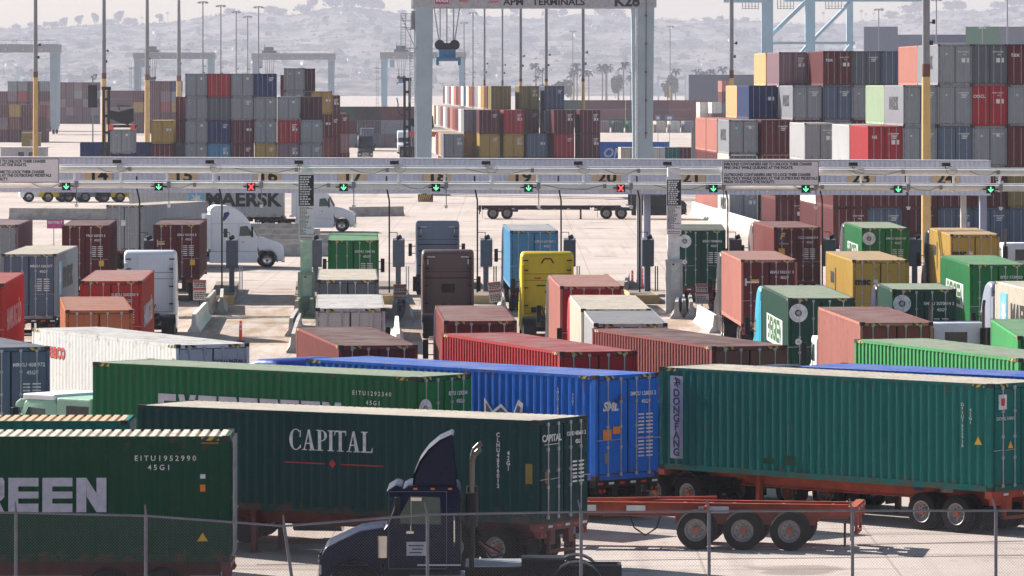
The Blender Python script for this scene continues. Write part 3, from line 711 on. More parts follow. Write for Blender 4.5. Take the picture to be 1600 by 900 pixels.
# each foreground box: its door end is on the right; its lit-away long side faces the camera (local left side)
t, c, r = fore(359, 681, -500, HC, 'bottle', 'darkest green container with huge white EEN letters at lower left', rcol='cream', rz=R(90.5))
EIT = (c, r)
def block_letters(t, s, y0, z0, h, w_, gap, mat, x=-1.226):
    """slab letters on the left side; text runs from high y to low y"""
    mb = MB(); y = y0; st = w_ * .33
    def q(poly): mb.prism([(y - u, z0 + v) for u, v in poly], x - .004, x)
    for ch in s:
        if ch == 'E':
            q([(0, 0), (0, h), (st, h), (st, 0)])
            for a, b in ((0, .25), (.40, .60), (.75, 1)): q([(st, a * h), (st, b * h), (w_, b * h), (w_, a * h)])
        elif ch == 'N':
            q([(0, 0), (0, h), (st, h), (st, 0)]); q([(w_ - st, 0), (w_ - st, h), (w_, h), (w_, 0)]); q([(st, h), (st + .01, h * .45), (w_ - st, 0), (w_ - st, h * .55)])
        elif ch == 'R':
            q([(0, 0), (0, h), (st, h), (st, 0)])
            q([(st, .72 * h), (st, h), (w_ * .95, h), (w_, .9 * h), (w_, .72 * h)]); q([(st, .34 * h), (st, .56 * h), (w_, .56 * h), (w_, .45 * h), (w_ * .9, .34 * h)])
            q([(w_ - st * .9, .5 * h), (w_ - st * .9, .78 * h), (w_, .78 * h), (w_, .5 * h)]); q([(w_ * .45, .36 * h), (w_ - st, 0), (w_, 0), (w_ * .8, .36 * h)])
        elif ch == 'V':
            q([(0, h), (st, h), (w_ * .55, .3 * h), (w_ * .5, 0), (w_ * .36, 0)]); q([(w_ - st, h), (w_, h), (w_ * .64, 0), (w_ * .5, 0), (w_ * .45, .3 * h)])
        elif ch == 'G':
            q([(0, 0), (0, h), (st, h), (st, 0)]); q([(st, .76 * h), (st, h), (w_, h), (w_, .76 * h)]); q([(st, 0), (st, .24 * h), (w_, .24 * h), (w_, 0)])
            q([(w_ - st, .24 * h), (w_ - st, .52 * h), (w_, .52 * h), (w_, .24 * h)]); q([(w_ * .5, .4 * h), (w_ * .5, .54 * h), (w_ - st, .54 * h), (w_ - st, .4 * h)])
        y -= w_ + gap
    return mb.build('lettering', [mat], t)
wm = plain('worn_white_lettering', (.50, .47, .56), .6, vary=.2, scale=6)
block_letters(t, 'EVERGREEN', 9.76, 1.15, .79, .69, .09, wm)
def spaced(s): return ' '.join(s)
put_text(t, spaced('EITU1952990'), .17, 'left', 1.48, 2.38, M_WHT, bold=.002); put_text(t, spaced('45G1'), .17, 'left', 1.62, 2.17, M_WHT, bold=.002)
panel(t, 'orange_placard', 'left', .56, .68, 1.62, 1.78, M_ORG); panel(t, 'hazard_strip', 'left', .25, .65, 2.72, 2.75, plain('rust_orange', (.4, .14, .04), .7))
mb = MB(); mb.prism([(.50, .48), (.75, .48), (.62, .68)], -1.23, -1.226); mb.build('warning_triangle', [M_YEL], t)
panel(t, 'symbol_mark', 'left', .56, .68, 1.92, 2.02, M_WHT)
chassis(c, r, 'chassis under the darkest green container at lower left', 'red', first=1.6)
tractor(ahead(c, r, 10.4), r, 'navy tractor pulling the darkest green container out of frame', P_NAVY)

t, c, r = fore(199, 657, -700, ST, 'teal', 'weathered teal container with a rust-stained tan roof at left edge', rcol='tan', rz=R(90.3))
chassis(c, r, 'chassis under the rust-stained tan roofed container', 'black')
t, c, r = fore(840, 657, 215, ST, 'capital', 'dark teal-green container lettered CAPITAL in white', rcol='cream')
CAP = (c, r)
# serifed lettering drawn stroke by stroke
def serif_word(t, y0, z0, h, k, mat, x=-1.228):
    mb = MB(); y = [y0]
    def q(poly): mb.prism([(y[0] - u * k, z0 + v * h) for u, v in poly], x - .004, x)
    def ring(cx, cz, rx, rz, a0, a1, tmax, n=14):
        """bowl that is thick at the side and thin at top and bottom"""
        for i in range(n):
            A = [R(a0 + (a1 - a0) * (i + e) / n) for e in (0, 1)]
            pts = []
            for a in A: pts.append((cx + rx * cos(a), cz + rz * sin(a)))
            for a in reversed(A):
                th = .035 + (tmax - .035) * abs(cos(a)); pts.append((cx + (rx - th) * cos(a), cz + (rz - .05) * sin(a)))
            q(pts)
    se = .045
    for ch, w_ in (('C', .50), ('A', .56), ('P', .45), ('I', .26), ('T', .48), ('A', .56), ('L', .46)):
        if ch == 'C':
            ring(.26, .5, .26, .52, 48, 312, .13); q([(.40, .62), (.44, .62), (.46, .98), (.42, .86)]); q([(.40, .20), (.45, .26), (.46, .14), (.42, .06)])
        elif ch == 'A':
            q([(.26, 1.0), (.18, .0 + se), (.05, se), (.235, 1.0)] if 0 else [(.235, 1.0), (.27, .86), (.11, se), (.07, se)])
            q([(.235, 1.0), (.30, 1.0), (.47, se), (.33, se)]); q([(.14, .30), (.14, .36), (.38, .36), (.40, .30)])
            q([(.0, 0), (.0, se), (.19, se), (.19, 0)]); q([(.27, 0), (.27, se), (.53, se), (.53, 0)])
        elif ch == 'P':
            q([(.07, se), (.07, 1 - se), (.19, 1 - se), (.19, se)]); q([(0, 0), (0, se), (.27, se), (.27, 0)]); q([(0, 1 - se), (0, 1), (.22, 1), (.22, 1 - se)])
            ring(.19, .725, .23, .275, -90, 90, .11, 10)
        elif ch == 'I':
            q([(.06, se), (.06, 1 - se), (.18, 1 - se), (.18, se)]); q([(0, 0), (0, se), (.24, se), (.24, 0)]); q([(0, 1 - se), (0, 1), (.24, 1), (.24, 1 - se)])
        elif ch == 'T':
            q([(.17, se), (.17, .93), (.29, .93), (.29, se)]); q([(.11, 0), (.11, se), (.35, se), (.35, 0)]); q([(0, .93), (0, 1), (.46, 1), (.46, .93)]); q([(0, .76), (0, .93), (.05, .93), (.02, .76)]); q([(.44, .76), (.41, .93), (.46, .93), (.46, .76)])
        elif ch == 'L':
            q([(.07, .06), (.07, 1 - se), (.19, 1 - se), (.19, .06)]); q([(0, 1 - se), (0, 1), (.26, 1), (.26, 1 - se)]); q([(0, 0), (0, .06), (.44, .06), (.44, 0)]); q([(.38, .06), (.43, .24), (.45, .24), (.44, .06)])
        y[0] -= w_ * k
    return mb.build('lettering', [mat], t)
serif_word(t, 7.42, 1.60, .53, .78, M_WHT)
panel(t, 'red_underline', 'left', 6.35, 7.55, 1.26, 1.285, M_RED); panel(t, 'red_underline', 'left', 4.55, 5.85, 1.26, 1.285, M_RED)
mb = MB(); mb.prism([(6.1, 1.17), (6.2, 1.28), (6.1, 1.39), (6.0, 1.28)], -1.23, -1.226); mb.build('red_diamond', [M_RED], t)
put_text(t, tuple('CLHU4856012'), .15, 'left', 1.15, 1.55, M_WHT, vert=True, bold=.003); put_text(t, tuple('42G1'), .15, 'left', .85, 1.55, M_WHT, vert=True, bold=.003)
put_text(t, 'CAPITAL', .24, 'door', -.65, 2.12, M_WHT, bold=.006); panel(t, 'thin_underline', 'door', -1.0, -.3, 1.96, 1.975, M_WHT)
number(t, 'CLHU 485601 2', 2.18, .55, .14, sub='42G1'); small_print(t, z=1.45)
panel(t, 'number_plate', 'door', -.98, -.85, 1.0, 1.3, plain('plate_brown', (.2, .1, .05), .6))
panel(t, 'olive_patch', 'left', .15, .35, 1.0, 1.5, cp('olive'))
chassis(c, r, 'red chassis under the container lettered CAPITAL', 'red')
tractor(ahead(c, r, 10.4), r, 'black tractor pulling the container lettered CAPITAL', P_BLACK, kind='day', deflector=False, stacks=False)

t, c, r = fore(648, 589, 145, HC, 'jade', 'green container with a half hidden name behind the CAPITAL container', rcol='sage', dcol='green')
block_letters(t, 'EVERGREEN', 9.6, 1.30, .79, .69, .09, wm)
put_text(t, spaced('EITU1292340'), .17, 'left', 1.55, 2.38, M_WHT, bold=.002); put_text(t, spaced('45G1'), .17, 'left', 1.5, 2.12, M_WHT, bold=.002)
emblem(t, -.85, 2.0, .28); number(t, 'EITU 129234', 2.38, .55, .15)
chassis(c, r, 'chassis under the green container behind CAPITAL', 'black')
mt = tractor(ahead(c, r, 10.45), r, 'white and mint low roofed tractor at left, ahead of a green container', P_MINT, kind='day', deflector=False, stacks=False)
mb = MB(); mb.box(-1.12, 1.12, 1.9, 3.32, .95, 2.98); mb.build('sleeper_box', [P_MINT], mt, bevel=.08); mb = MB(); mb.box(-1.10, 1.10, 3.4, 4.7, 2.88, 3.05); mb.build('roof_cap', [P_WHITE], mt, bevel=.06)
mb = MB(); mb.box(-1.13, -1.121, 2.0, 2.9, 2.2, 2.75); mb.build('sleeper_window', [M_GLASS], mt)

t, c, r = fore(930.5, 587, 478, HC, 'blue', 'bright blue container lettered SML on its doors', rcol='blue')
number(t, 'SMCU 128025 2', 2.35, .55, .15); small_print(t, z=1.75); small_print(t, z=1.1)
put_text(t, 'SML', .34, 'door', -.72, 2.02, M_WHT, bold=.015, shear=.25)
mb = MB(); mb.prismz([(-.62, 2.16), (-.5, 2.22), (-.32, 2.38), (-.36, 2.2), (-.48, 2.1)], -.085, -.078); mb.build('bird_logo', [M_NAVYLET], t)
panel(t, 'orange_placard', 'door', -1.0, -.68, .95 + .15, 1.25 + .15, M_ORG); panel(t, 'orange_placard', 'door', -.62, -.34, 1.12 + .15, 1.32 + .15, M_ORG)
panel(t, 'grey_plate', 'door', -.95, -.78, .45, .75, plain('plate_grey', (.2, .2, .2), .6))
mb = MB(); mb.prism([(4.5, .9), (4.5, 2.1), (4.15, 1.75), (3.8, 1.95), (3.35, 1.62), (3.1, 2.1), (2.9, 2.0), (3.05, .9)], -1.232, -1.226)
mb.build('logo_outline', [M_WHT], t); mb = MB(); mb.prism([(4.42, .95), (4.42, 1.95), (4.15, 1.66), (3.8, 1.86), (3.33, 1.53), (3.12, 1.95), (3.02, 1.9), (3.12, .95)], -1.238, -1.233); mb.build('whale_logo', [M_NAVYLET], t)
put_text(t, tuple('SMCU1280252'), .11, 'left', 1.5, 2.0, M_WHT, vert=True); put_text(t, tuple('45G1'), .11, 'left', .9, 2.2, M_WHT, vert=True)
chassis(c, r, 'black chassis under the bright blue SML container', 'black')
tractor(ahead(c, r, 10.5), r, 'blue-roofed tractor pulling the bright blue SML container', cab_paint('blue', (.02, .07, .3)))

t, c, r = fore(1549, 600, 1030, HC, 'teal', 'large teal container lettered DONG FANG in the foreground', rcol='cream')
DF = (c, r)
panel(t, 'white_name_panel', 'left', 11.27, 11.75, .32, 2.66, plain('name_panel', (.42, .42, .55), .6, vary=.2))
put_text(t, tuple('DONGFANG'), .30, 'left', 11.51, 1.33, M_NAVYLET, vert=True, bold=.012, lead=.80, xs=1.1).location.x = -1.2345
mb = MB()
for (a, b_, p_, q_) in ((11.64, 2.60, 11.40, 2.57), (11.55, 2.63, 11.47, 2.36), (11.64, 2.48, 11.42, 2.48), (11.46, 2.6, 11.60, 2.38), (11.4, 2.55, 11.38, 2.42)):
    mb.beam((-1.236, a, b_), (-1.236, p_, q_), .014, 4)
mb.build('brush_lettering', [M_BLKLET], t)
put_text(t, tuple('DFSU7655938'), .13, 'left', 1.0, 1.75, M_WHT, vert=True); put_text(t, tuple('45G1'), .13, 'left', .72, 2.0, M_WHT, vert=True)
for (a, z) in ((.45, 1.25),): mb = MB(); mb.prism([(a - .13, z), (a + .13, z), (a, z + .22)], -1.23, -1.226); mb.build('warning_triangle', [M_YEL], t)
mb = MB(); mb.prismz([(-.62, 1.15), (-.40, 1.15), (-.51, 1.35)], -.082, -.078); mb.build('warning_triangle', [M_YEL], t)
panel(t, 'white_placard', 'door', -1.0, -.66, 2.2, 2.6, M_WHT); panel(t, 'red_script', 'door', -.9, -.75, 2.3, 2.5, M_RED, off=.005)
panel(t, 'dark_patch', 'left', 7.0, 7.4, .35, .6, cp('dgreen')); panel(t, 'dark_patch', 'left', 7.8, 8.2, .35, .5, cp('dgreen'))
put_text(t, 'DONG FANG', .13, 'door', -.7, 1.95, M_WHT); number(t, 'DFSU 765593 8', 2.4, .55, .15)
ch = chassis(c, r, 'orange-red chassis under the teal DONG FANG container', 'orange')
panel(ch, 'number_plate', 'left', 1.9, 2.35, 1.0, 1.12, M_WHT).location.x = .7
panel(ch, 'blue_badge', 'left', 3.0, 3.3, 1.0, 1.13, M_NAVYLET).location.x = .7
tractor(ahead(c, r, 10.5), r, 'black day cab tractor pulling the teal DONG FANG container', P_BLACK, kind='day', deflector=False, stacks=False)

t, c, r = fore(1800, 597, 1238, HC, 'blue', 'blue roofed container mostly hidden behind the teal one', rcol='blue')
chassis(c, r, 'chassis behind the teal container, mostly hidden', 'red')
tractor(ahead(c, r, 10.4), r, 'dark tractor whose wheels show below the teal container', P_NAVY)

# empty orange chassis, three axles
n = at(1338, 792, 1.17); r_o = R(90 - 9)
n2 = at(1343, 800, 1.17)
oc = Vector((n.x + sin(r_o) * 0 - cos(r_o) * -1.22, n.y - sin(r_o) * -1.22, n.z))
ch = chassis(oc, r_o, 'empty orange chassis with three axles in the foreground', 'orange', L=12.3, axles=3, near=True, group=None, first=1.75, bare=True)
for a in (3.4, 5.6, 6.9): panel(ch, 'data_plate', 'left', a, a + (.5 if a > 5 else .8), .9, 1.08, M_TAPE).location.x = .70
mb = MB(); mb.tube([(-.5, 6.0, .82), (-.52, 5.9, .5), (-.55, 5.6, .3), (-.52, 5.3, .5), (-.5, 5.2, .82)], .02, 6); mb.build('air_hose', [M_BLK], ch)
mb = MB(); mb.beam((1.05, 3.9, 1.19), (-.46, 8.4, 1.19), .04, 6)
mb.build('diagonal_brace', [plain('chassis_orange', (.52, .085, .025), .5)], ch)
tractor(ahead(oc, r_o, 10.4), r_o, 'tractor pulling the empty orange chassis, hidden behind the CAPITAL container', P_RED, kind='day', deflector=False, stacks=False)

# navy day-cab tractor, side on
s_ = 68; loc = on(718 + 3.3 * s_, s_ - .8); loc.z = g(loc.y)
nt_ = tractor(loc, R(90), 'navy day cab tractor with roof deflector behind the foreground fence', P_NAVY, kind='day', group=None)
def side_panel(root, nm, y0, y1, z0, z1, mat, x=-1.112): 
    mb = MB(); mb.box(x - .004, x, y0, y1, z0, z1); return mb.build(nm, [mat], root)
side_panel(nt_, 'door_sign', 4.10, 4.55, 1.28, 1.60, plain('sign_grey', (.5, .5, .58), .6))
mb = MB()
for k, (a, b_) in enumerate(((4.15, 4.5), (4.18, 4.42), (4.2, 4.48))): mb.box(-1.121, -1.117, a, b_, 1.50 - k * .08, 1.525 - k * .08)
mb.build('door_sign_lettering', [M_BLKLET], nt_)
mb = MB()
for y in (3.62, 4.95): mb.box(-1.116, -1.112, y, y + .015, 1.0, 2.75)
mb.box(-1.116, -1.112, 3.62, 4.965, .98, .995); mb.box(-1.116, -1.112, 3.62, 4.965, 2.75, 2.765); mb.build('door_seam', [plain('seam_grey', (.10, .11, .16), .6)], nt_)
mb = MB()
for y in (3.5, 3.9, 4.3): mb.box(-1.125, -1.10, y, y + .09, 2.80, 2.84)
mb.build('marker_lamp', [M_ORG], nt_)
mb = MB(); mb.beam((-1.22, 5.1, 1.25), (-1.22, 5.1, 1.75), .14, 12); mb.build('air_cleaner', [M_CHROME], nt_, smooth=True)
mb = MB(); mb.box(-.5, -.1, 3.9, 4.3, 1.6, 2.35); mb.beam((-.45, 4.62, 2.0), (-.45, 4.50, 2.16), .2, 14); mb.build('seat_and_wheel', [plain('seat_grey', (.10, .10, .09), .8)], nt_)
mb = MB(); mb.box(-1.116, -1.112, 3.3, 4.3, 1.05, 1.08); mb.build('door_stripe', [M_TAPE], nt_)
mb = MB(); mb.tube([(-1.14, 3.45, 2.2), (-1.2, 3.45, 2.1), (-1.2, 3.45, 1.6), (-1.14, 3.45, 1.5)], .02, 6); mb.build('grab_handle', [M_CHROME], nt_)
mb = MB(); mb.beam((-1.18, 4.45, 2.65), (-1.18, 4.45, 1.85), .012, 5); mb.box(-1.25, -1.13, 4.38, 4.55, 1.8, 1.86); mb.box(-1.22, -1.12, 4.2, 4.45, 2.55, 2.63); mb.build('mirror_arm', [M_CHROME], nt_)
mb = MB(); mb.box(-.9, .9, 1.9, 3.2, 1.0, 1.03); mb.build('deck_plate', [M_GALV], nt_)

# bobtail tractors seen from behind in the lanes
def bob(pxl, pxr, top, label, p, kind='sleeper', zt=3.98, rz=R(2)):
    s0 = (pxr - pxl) / 2.42; c = at((pxl + pxr) / 2, top, zt)
    t = tractor(ahead(c, rz, -2.9), rz, label, p, kind=kind, group='bobtail tractors in the gate lanes', deflector=False); return t
b1 = bob(192, 277, 391, 'white sleeper tractor seen from behind, right of the red container', P_WHITE)
b2 = bob(649, 719, 345, 'blue-grey sleeper tractor seen from behind in the middle lane', P_GREY)
b3 = bob(658, 742, 390, 'brown sleeper tractor seen from behind, with white corner marks', P_BROWN)
b4 = bob(815, 896, 393, 'yellow sleeper tractor seen from behind', P_YEL)
b5 = bob(1457, 1535, 505, 'white low roofed tractor with a dark rear window', P_WHITE, 'day', zt=2.9)
b6 = bob(1560, 1640, 380, 'white tractor with black rear window at right edge', P_WHITE, 'day', zt=2.9)
for b_, m in ((b3, M_WHT), (b2, M_TAPE)):
    mb = MB()
    for sx in (-1, 1):
        mb.box(sx * .95, sx * .6, 2.87, 2.892, 3.62, 3.67); mb.box(sx * .95, sx * .90, 2.87, 2.892, 3.3, 3.67)
    mb.build('corner_marks', [m], b_)
    mb = MB(); mb.box(-.3, .3, 2.85, 2.885, 2.0, 2.4); mb.build('dark_vent', [M_BLK], b_)
    mb = MB(); mb.box(-1.12, 1.12, 2.86, 2.89, 2.66, 2.70); mb.build('rear_seam', [M_BLK], b_)
mb = MB(); mb.tube([(-.28, 2.87, 3.45), (-.15, 2.87, 3.65), (.15, 2.87, 3.65), (.28, 2.87, 3.45)], .03, 5); mb.build('roof_hook', [M_BLK], b4)
mb = MB(); mb.box(-.5, -.1, 2.85, 2.885, 2.4, 2.46); mb.box(-.75, -.5, 2.85, 2.885, 1.2, 1.45); mb.box(-.6, -.3, 2.85, 2.885, 2.74, 2.8, 1); mb.box(0, .3, 2.85, 2.885, 2.74, 2.8, 1); mb.build('rear_fittings', [M_BLK, M_TAIL], b4)

# beyond the gate: white sleeper tractor with a grey container, turning right
c, r = place(223, 320.5, 'R', 326, HC, 12.19)
t = container('shipping_container', c + Vector((0, 0, 1.17)), r, 'grey', 'dull grey container behind the white sleeper tractor, beyond the booths', near=True, rcol='cream', group=QG)
put_text(t, 'MAERSK', 1.0, 'right', 6.5, 1.6, plain('faded_letter', (.16, .18, .2), .6), bold=.02, xs=1.3)
for x in (-.75, -.2): panel(t, 'white_placard', 'door', x, x + .3, 1.6, 1.95, M_WHT)
chassis(c, r, 'chassis behind the white sleeper tractor beyond the booths', 'black')
loc = on(440, 24.4); loc = ahead(loc, R(-82), -7.65, .9)
tw = tractor(loc, R(-82), 'white high-roof sleeper tractor facing right, left of the notice pillar', P_WHITE)
mb = MB(); mb.prism([(3.7, 3.1), (3.78, 3.5), (4.05, 3.58), (4.15, 3.45), (3.95, 3.15), (3.75, 2.95)], 1.202, 1.207); mb.build('leaf_emblem', [M_NAVYLET], tw)
mb = MB(); mb.box(1.202, 1.207, 3.75, 4.0, 1.95, 2.5); mb.build('sleeper_window', [M_GLASS], tw)
mb = MB(); mb.box(1.201, 1.204, 2.95, 5.9, 2.80, 2.815); mb.box(1.201, 1.204, 4.72, 4.735, 1.0, 2.8); mb.box(1.201, 1.204, 2.95, 5.9, 1.05, 1.065); mb.build('panel_seams', [M_GREYP], tw)
# grey container with big name, behind; two white tractors
def side_truck(pxl, bot, s, col, text, label, tl, paintm, heading=-90, deck=1.17, trail=12.19, Hc=HC):
    l0 = on(pxl, s); l0.z = g(l0.y); rz = R(heading)
    t = container('shipping_container', l0, rz, col, label, near=True, group=QG, Hc=Hc)
    l0.z += deck; t.location = l0; return t, l0, rz
t, l0, rz = side_truck(205, 0, 19.6, 'lgrey', '', 'long grey container with large dark name and star, seen side on', '', None, -91)
put_text(t, 'MAERSK', 1.55, 'right', 9.0, 1.35, M_BLKLET, bold=.06, xs=1.05); star(t, 'right', 5.3, 1.45, .62)
l0.z -= 1.17; chassis(l0, rz, 'chassis under the long grey side-on container', 'black'); tractor(ahead(l0, rz, 10.3), rz, 'white tractor coupled to the long grey side-on container', P_WHITE)
# black tractor with an empty black chassis
l0 = on(748, 17.9); chassis(l0, R(-90), 'empty flat black chassis crossing beyond the gate', 'black', L=12.3, group=None)
tractor(ahead(l0, R(-90), 10.5), R(-90), 'black tractor pulling the empty black chassis beyond the gate', P_BLACK)
# ---------------------------------------------------------------- gate: canopy, lane truss, signals, boards
LANE = R(2.29)
sT, sC = 30.5, 28.0
YT, YC = F / sT, F / sC
def across(px, s, z):
    """point on the gate line (square to the lanes) that shows at column px; z above datum"""
    Y0 = F / s; t = math.tan(LANE); u = (px - 800) / F
    # line: Y = Y0 + X * tan(LANE)
    X = u * Y0 / (1 - u * t); return Vector((X, Y0 + X * t, z))
SL = -.0042   # slight fall of the steelwork towards the right
def gz(px, s, py): return zat(py, s)
fas = plain('canopy_cladding', (.80, .78, .90), .55, vary=.12, scale=1.5)
cn = thing('gate_canopy', across(800, sC, 0) + Vector((0, 0, g(YC))), LANE, 'long lavender-grey corrugated gate canopy across the lanes', 'gate canopy')
O = cn.location
XL = across(-60, sC, 0).x - O.x; XR = (across(1548, sC, 0).x - O.x) / cos(LANE)
ztop, zbot = zat(249.3, sC) - O.z, zat(303, sC) - O.z
mb = MB(); n = int((XR - XL) / .28)
def zz(x, z): return z + SL * x
for (ya, yb, dy) in ((0, .05, 1), (1.9, 1.95, -1)):
    vs = []
    for i in range(n + 1):
        for a, d in ((0, 0), (.11, 0), (.14, .05), (.25, .05)):
            x = min(XL + i * .28 + a, XR); vs += [(x, ya + d * dy, zz(x, zbot)), (x, ya + d * dy, zz(x, ztop))]
    mb.add(vs, [(2 * i, 2 * i + 2, 2 * i + 3, 2 * i + 1) for i in range(len(vs) // 2 - 1)])
for x in (XR,): mb.add([(x, 0, zz(x, zbot)), (x, 1.95, zz(x, zbot)), (x, 1.95, zz(x, ztop)), (x, 0, zz(x, ztop))], [(0, 1, 2, 3)])
mb.build('cladding', [fas], cn)
mb = MB(); mb.add([(XL, -.02, zz(XL, ztop + .01)), (XR + .03, -.02, zz(XR, ztop + .01)), (XR + .03, 1.97, zz(XR, ztop + .01)), (XL, 1.97, zz(XL, ztop + .01)),
                   (XL, -.02, zz(XL, ztop + .05)), (XR + .03, -.02, zz(XR, ztop + .05)), (XR + .03, 1.97, zz(XR, ztop + .05)), (XL, 1.97, zz(XL, ztop + .05))],
                  [(0, 1, 5, 4), (4, 5, 6, 7), (1, 2, 6, 5), (2, 3, 7, 6), (0, 3, 2, 1)]); mb.build('roof_sheet', [plain('roof_sheet', (.5, .49, .5), .5)], cn)
for px, wd, mm in ((1000, .30, M_BEIGE), (1013.5, .38, plain('column_lavender', (.34, .36, .50), .5, vary=.1)), (1508, .30, M_BEIGE), (1541, .38, plain('column_lavender', (.34, .36, .50), .5)), (345, .30, M_BEIGE), (357, .38, M_GREYP)):
    x = (across(px, sC, 0).x - O.x) / cos(LANE)
    if px < 400: continue
    mb = MB(); mb.box(x - wd / 2, x + wd / 2, .6 if mm is M_BEIGE else 1.2, (.6 if mm is M_BEIGE else 1.2) + wd, 0.0, zz(x, zbot) + .3); mb.build('column', [mm], cn)
platem = plain('lane_plate_tan', (.85, .58, .34), .6, vary=.1)
for k, num in enumerate(range(14, 25)):
    px = (155 - 1.5) + 132.4 * k
    if num == 22: continue
    x = (across(px, sC, 0).x - O.x) / cos(LANE); zc = zz(x, zat(277, sC) - O.z)
    mb = MB(); mb.box(x - .78, x + .78, -.03, -.004, zc - .42, zc + .42); p = mb.build('lane_number_plate', [platem], cn)
    t = link('lane_number', text_mesh(str(num), .95, M_BLKLET, .03, xs=1.15), p); t.matrix_local = Matrix.Translation((x, -.035, zc)) @ FACE['door']
# truss in front with the signals
tr = thing('signal_truss', across(800, sT, 0) + Vector((0, 0, g(YT))), LANE, 'long cream twin-tube truss carrying lane signals and cameras', 'signal gantry')
O2 = tr.location
TX = lambda px: (across(px, sT, 0).x - O2.x) / cos(LANE)
xl, xr = TX(-60), TX(1660); zu, zl = zat(267.3, sT) - O2.z, zat(291.5, sT) - O2.z
SL2 = -.0042
def z2(x, z): return z + SL2 * x
mb = MB()
for z in (zu, zl):
    for yy in (0,):
        mb.beam((xl, yy, z2(xl, z)), (xr, yy, z2(xr, z)), .165, 14)
mb.build('main_tube', [plain('cream_tube', (.80, .76, .72), .5, vary=.1)], tr, smooth=True)
mb = MB()
for z in (zu, zl): mb.beam((xl, -.1, z2(xl, z + .215)), (xr, -.1, z2(xr, z + .215)), .045, 6)
for k in range(26):
    x = TX(44 + 72.3 * k - 72.3); 
    mb.beam((x, 0, z2(x, zl)), (x, 0, z2(x, zu)), .06, 8); 
    if k % 2: mb.box(x - .25, x - .05, -.2, .2, z2(x, zu) + .2, z2(x, zu) + .3)
    mb.box(x - .06, x + .06, -.2, .2, z2(x, zl) - .2, z2(x, zl) - .16)
mb.build('conduit_and_struts', [plain('white_paint', (.75, .74, .74), .5, vary=.08)], tr)
def arrow_emit(nm, c, e): return plain(nm, c, .4, emit=c, es=e * .6, vary=.02)
M_GRN = arrow_emit('green_signal_light', (.10, .95, .30), 2.0); M_RDL = arrow_emit('red_signal_light', (.95, .05, .05), 2.0)
for k in range(-1, 11):
    px = 104 + 144.6 * k - .6 * max(0, k) * .55 ; x = TX(px); lane = 14 + k
    z = z2(x, zl) + .02
    nm = 'lane %d' % lane
    tg = thing('lane_signal', O2 + Matrix.Rotation(LANE, 3, 'Z') @ Vector((x, -.34, z - .3)), LANE, ('dark lane signal with a %s, ' % ('red cross' if k in (2, 6) else 'green arrow')) + ['off left edge', 'below the left notice board', 'second from left', 'left of the tall left notice', 'right of the tall left notice', 'fifth in the row', 'above the blue container', 'left of the tall right notice', 'right of the tall right notice', 'under the wide right board', 'left of the tan light mast', 'nearest the right end'][k + 1], 'lane signal', 'lane signals on the truss')
    mb = MB(); mb.box(-.215, .215, 0, .14, .02, .42); mb.box(-.40, .40, .06, .1, .2, .26); mb.build('housing', [M_BLK], tg)
    mb = MB()
    if k in (2, 6):
        for sg in (-1, 1): mb.prismz([(-.15 * sg, .08), (-.10 * sg, .06), (.15 * sg, .36), (.10 * sg, .38)], -.012, -.002)
        mb.build('red_cross', [M_RDL], tg)
    else:
        mb.prismz([(-.022, .12), (.022, .12), (.022, .36), (-.022, .36)], -.012, -.002)
        for sg in (-1, 1): mb.prismz([(0, .07), (0, .13), (sg * .11, .25), (sg * .14, .22)], -.018, -.013)
        mb.build('green_arrow', [M_GRN], tg)
    # camera drop rod
    xx = TX(px + 16)
    t = thing('drop_camera', O2 + Matrix.Rotation(LANE, 3, 'Z') @ Vector((xx, -.3, z2(xx, zl) - 1.1)), LANE, 'small dome camera on a rod, hanging from the truss above ' + nm + ' side', 'camera', 'dome cameras hanging from the truss')
    mb = MB(); mb.beam((0, 0, .1), (0, 0, 1.1), .025, 6); mb.box(-.09, .09, -.05, .1, 1.0, 1.3); mb.build('rod', [M_GREYP], t)
    mb = MB(); mb.beam((0, 0, -.02), (0, 0, .14), .06, 8, 0, .12); mb.build('dome', [M_WHT], t)
for i, px in enumerate((183, 328, 467, 616, 759, 903, 1042, 1332, 1477)):
    x = TX(px)
    t = thing('gantry_camera', O2 + Matrix.Rotation(LANE, 3, 'Z') @ Vector((x, -.2, z2(x, zu) + .21)), LANE, 'black box camera on the upper truss tube, ' + ['leftmost of the row', 'second from left', 'above the tall left notice', 'fourth in the row', 'middle of the row', 'above the blue yard container', 'above the tall right notice', 'second from the right end', 'rightmost of the row'][i], 'camera', 'cameras on the upper tube')
    mb = MB(); mb.box(-.22, .22, -.2, .35, .12, .30); mb.build('camera_body', [M_BLK], t)
    mb = MB(); mb.beam((0, .05, 0), (0, .05, .14), .03, 6); mb.tube([(.1 + .28 * cos(a) + .2, -.1, -.1 + .22 * sin(a)) for a in [pi * q / 6 for q in range(3, 14)]], .012, 4); mb.build('bracket_and_cable', [M_GREYP], t)
mb = MB(); rc = random.Random(4)
for k in range(16):
    x = TX(60 + k * 97 + rc.uniform(-20, 20)); l = rc.uniform(1.2, 3.5); z = zu if k % 2 else zl
    mb.tube([(x, -.19, z2(x, z) + .1), (x + l * .3, -.2, z2(x, z) - .1), (x + l * .7, -.2, z2(x, z) - .14), (x + l, -.19, z2(x, z) + .08)], .016, 4)
    mb.box(x + l, x + l + .16, -.26, -.17, z2(x, z) - .08, z2(x, z) + .14)
mb.build('cable_run', [M_GREYP], tr)
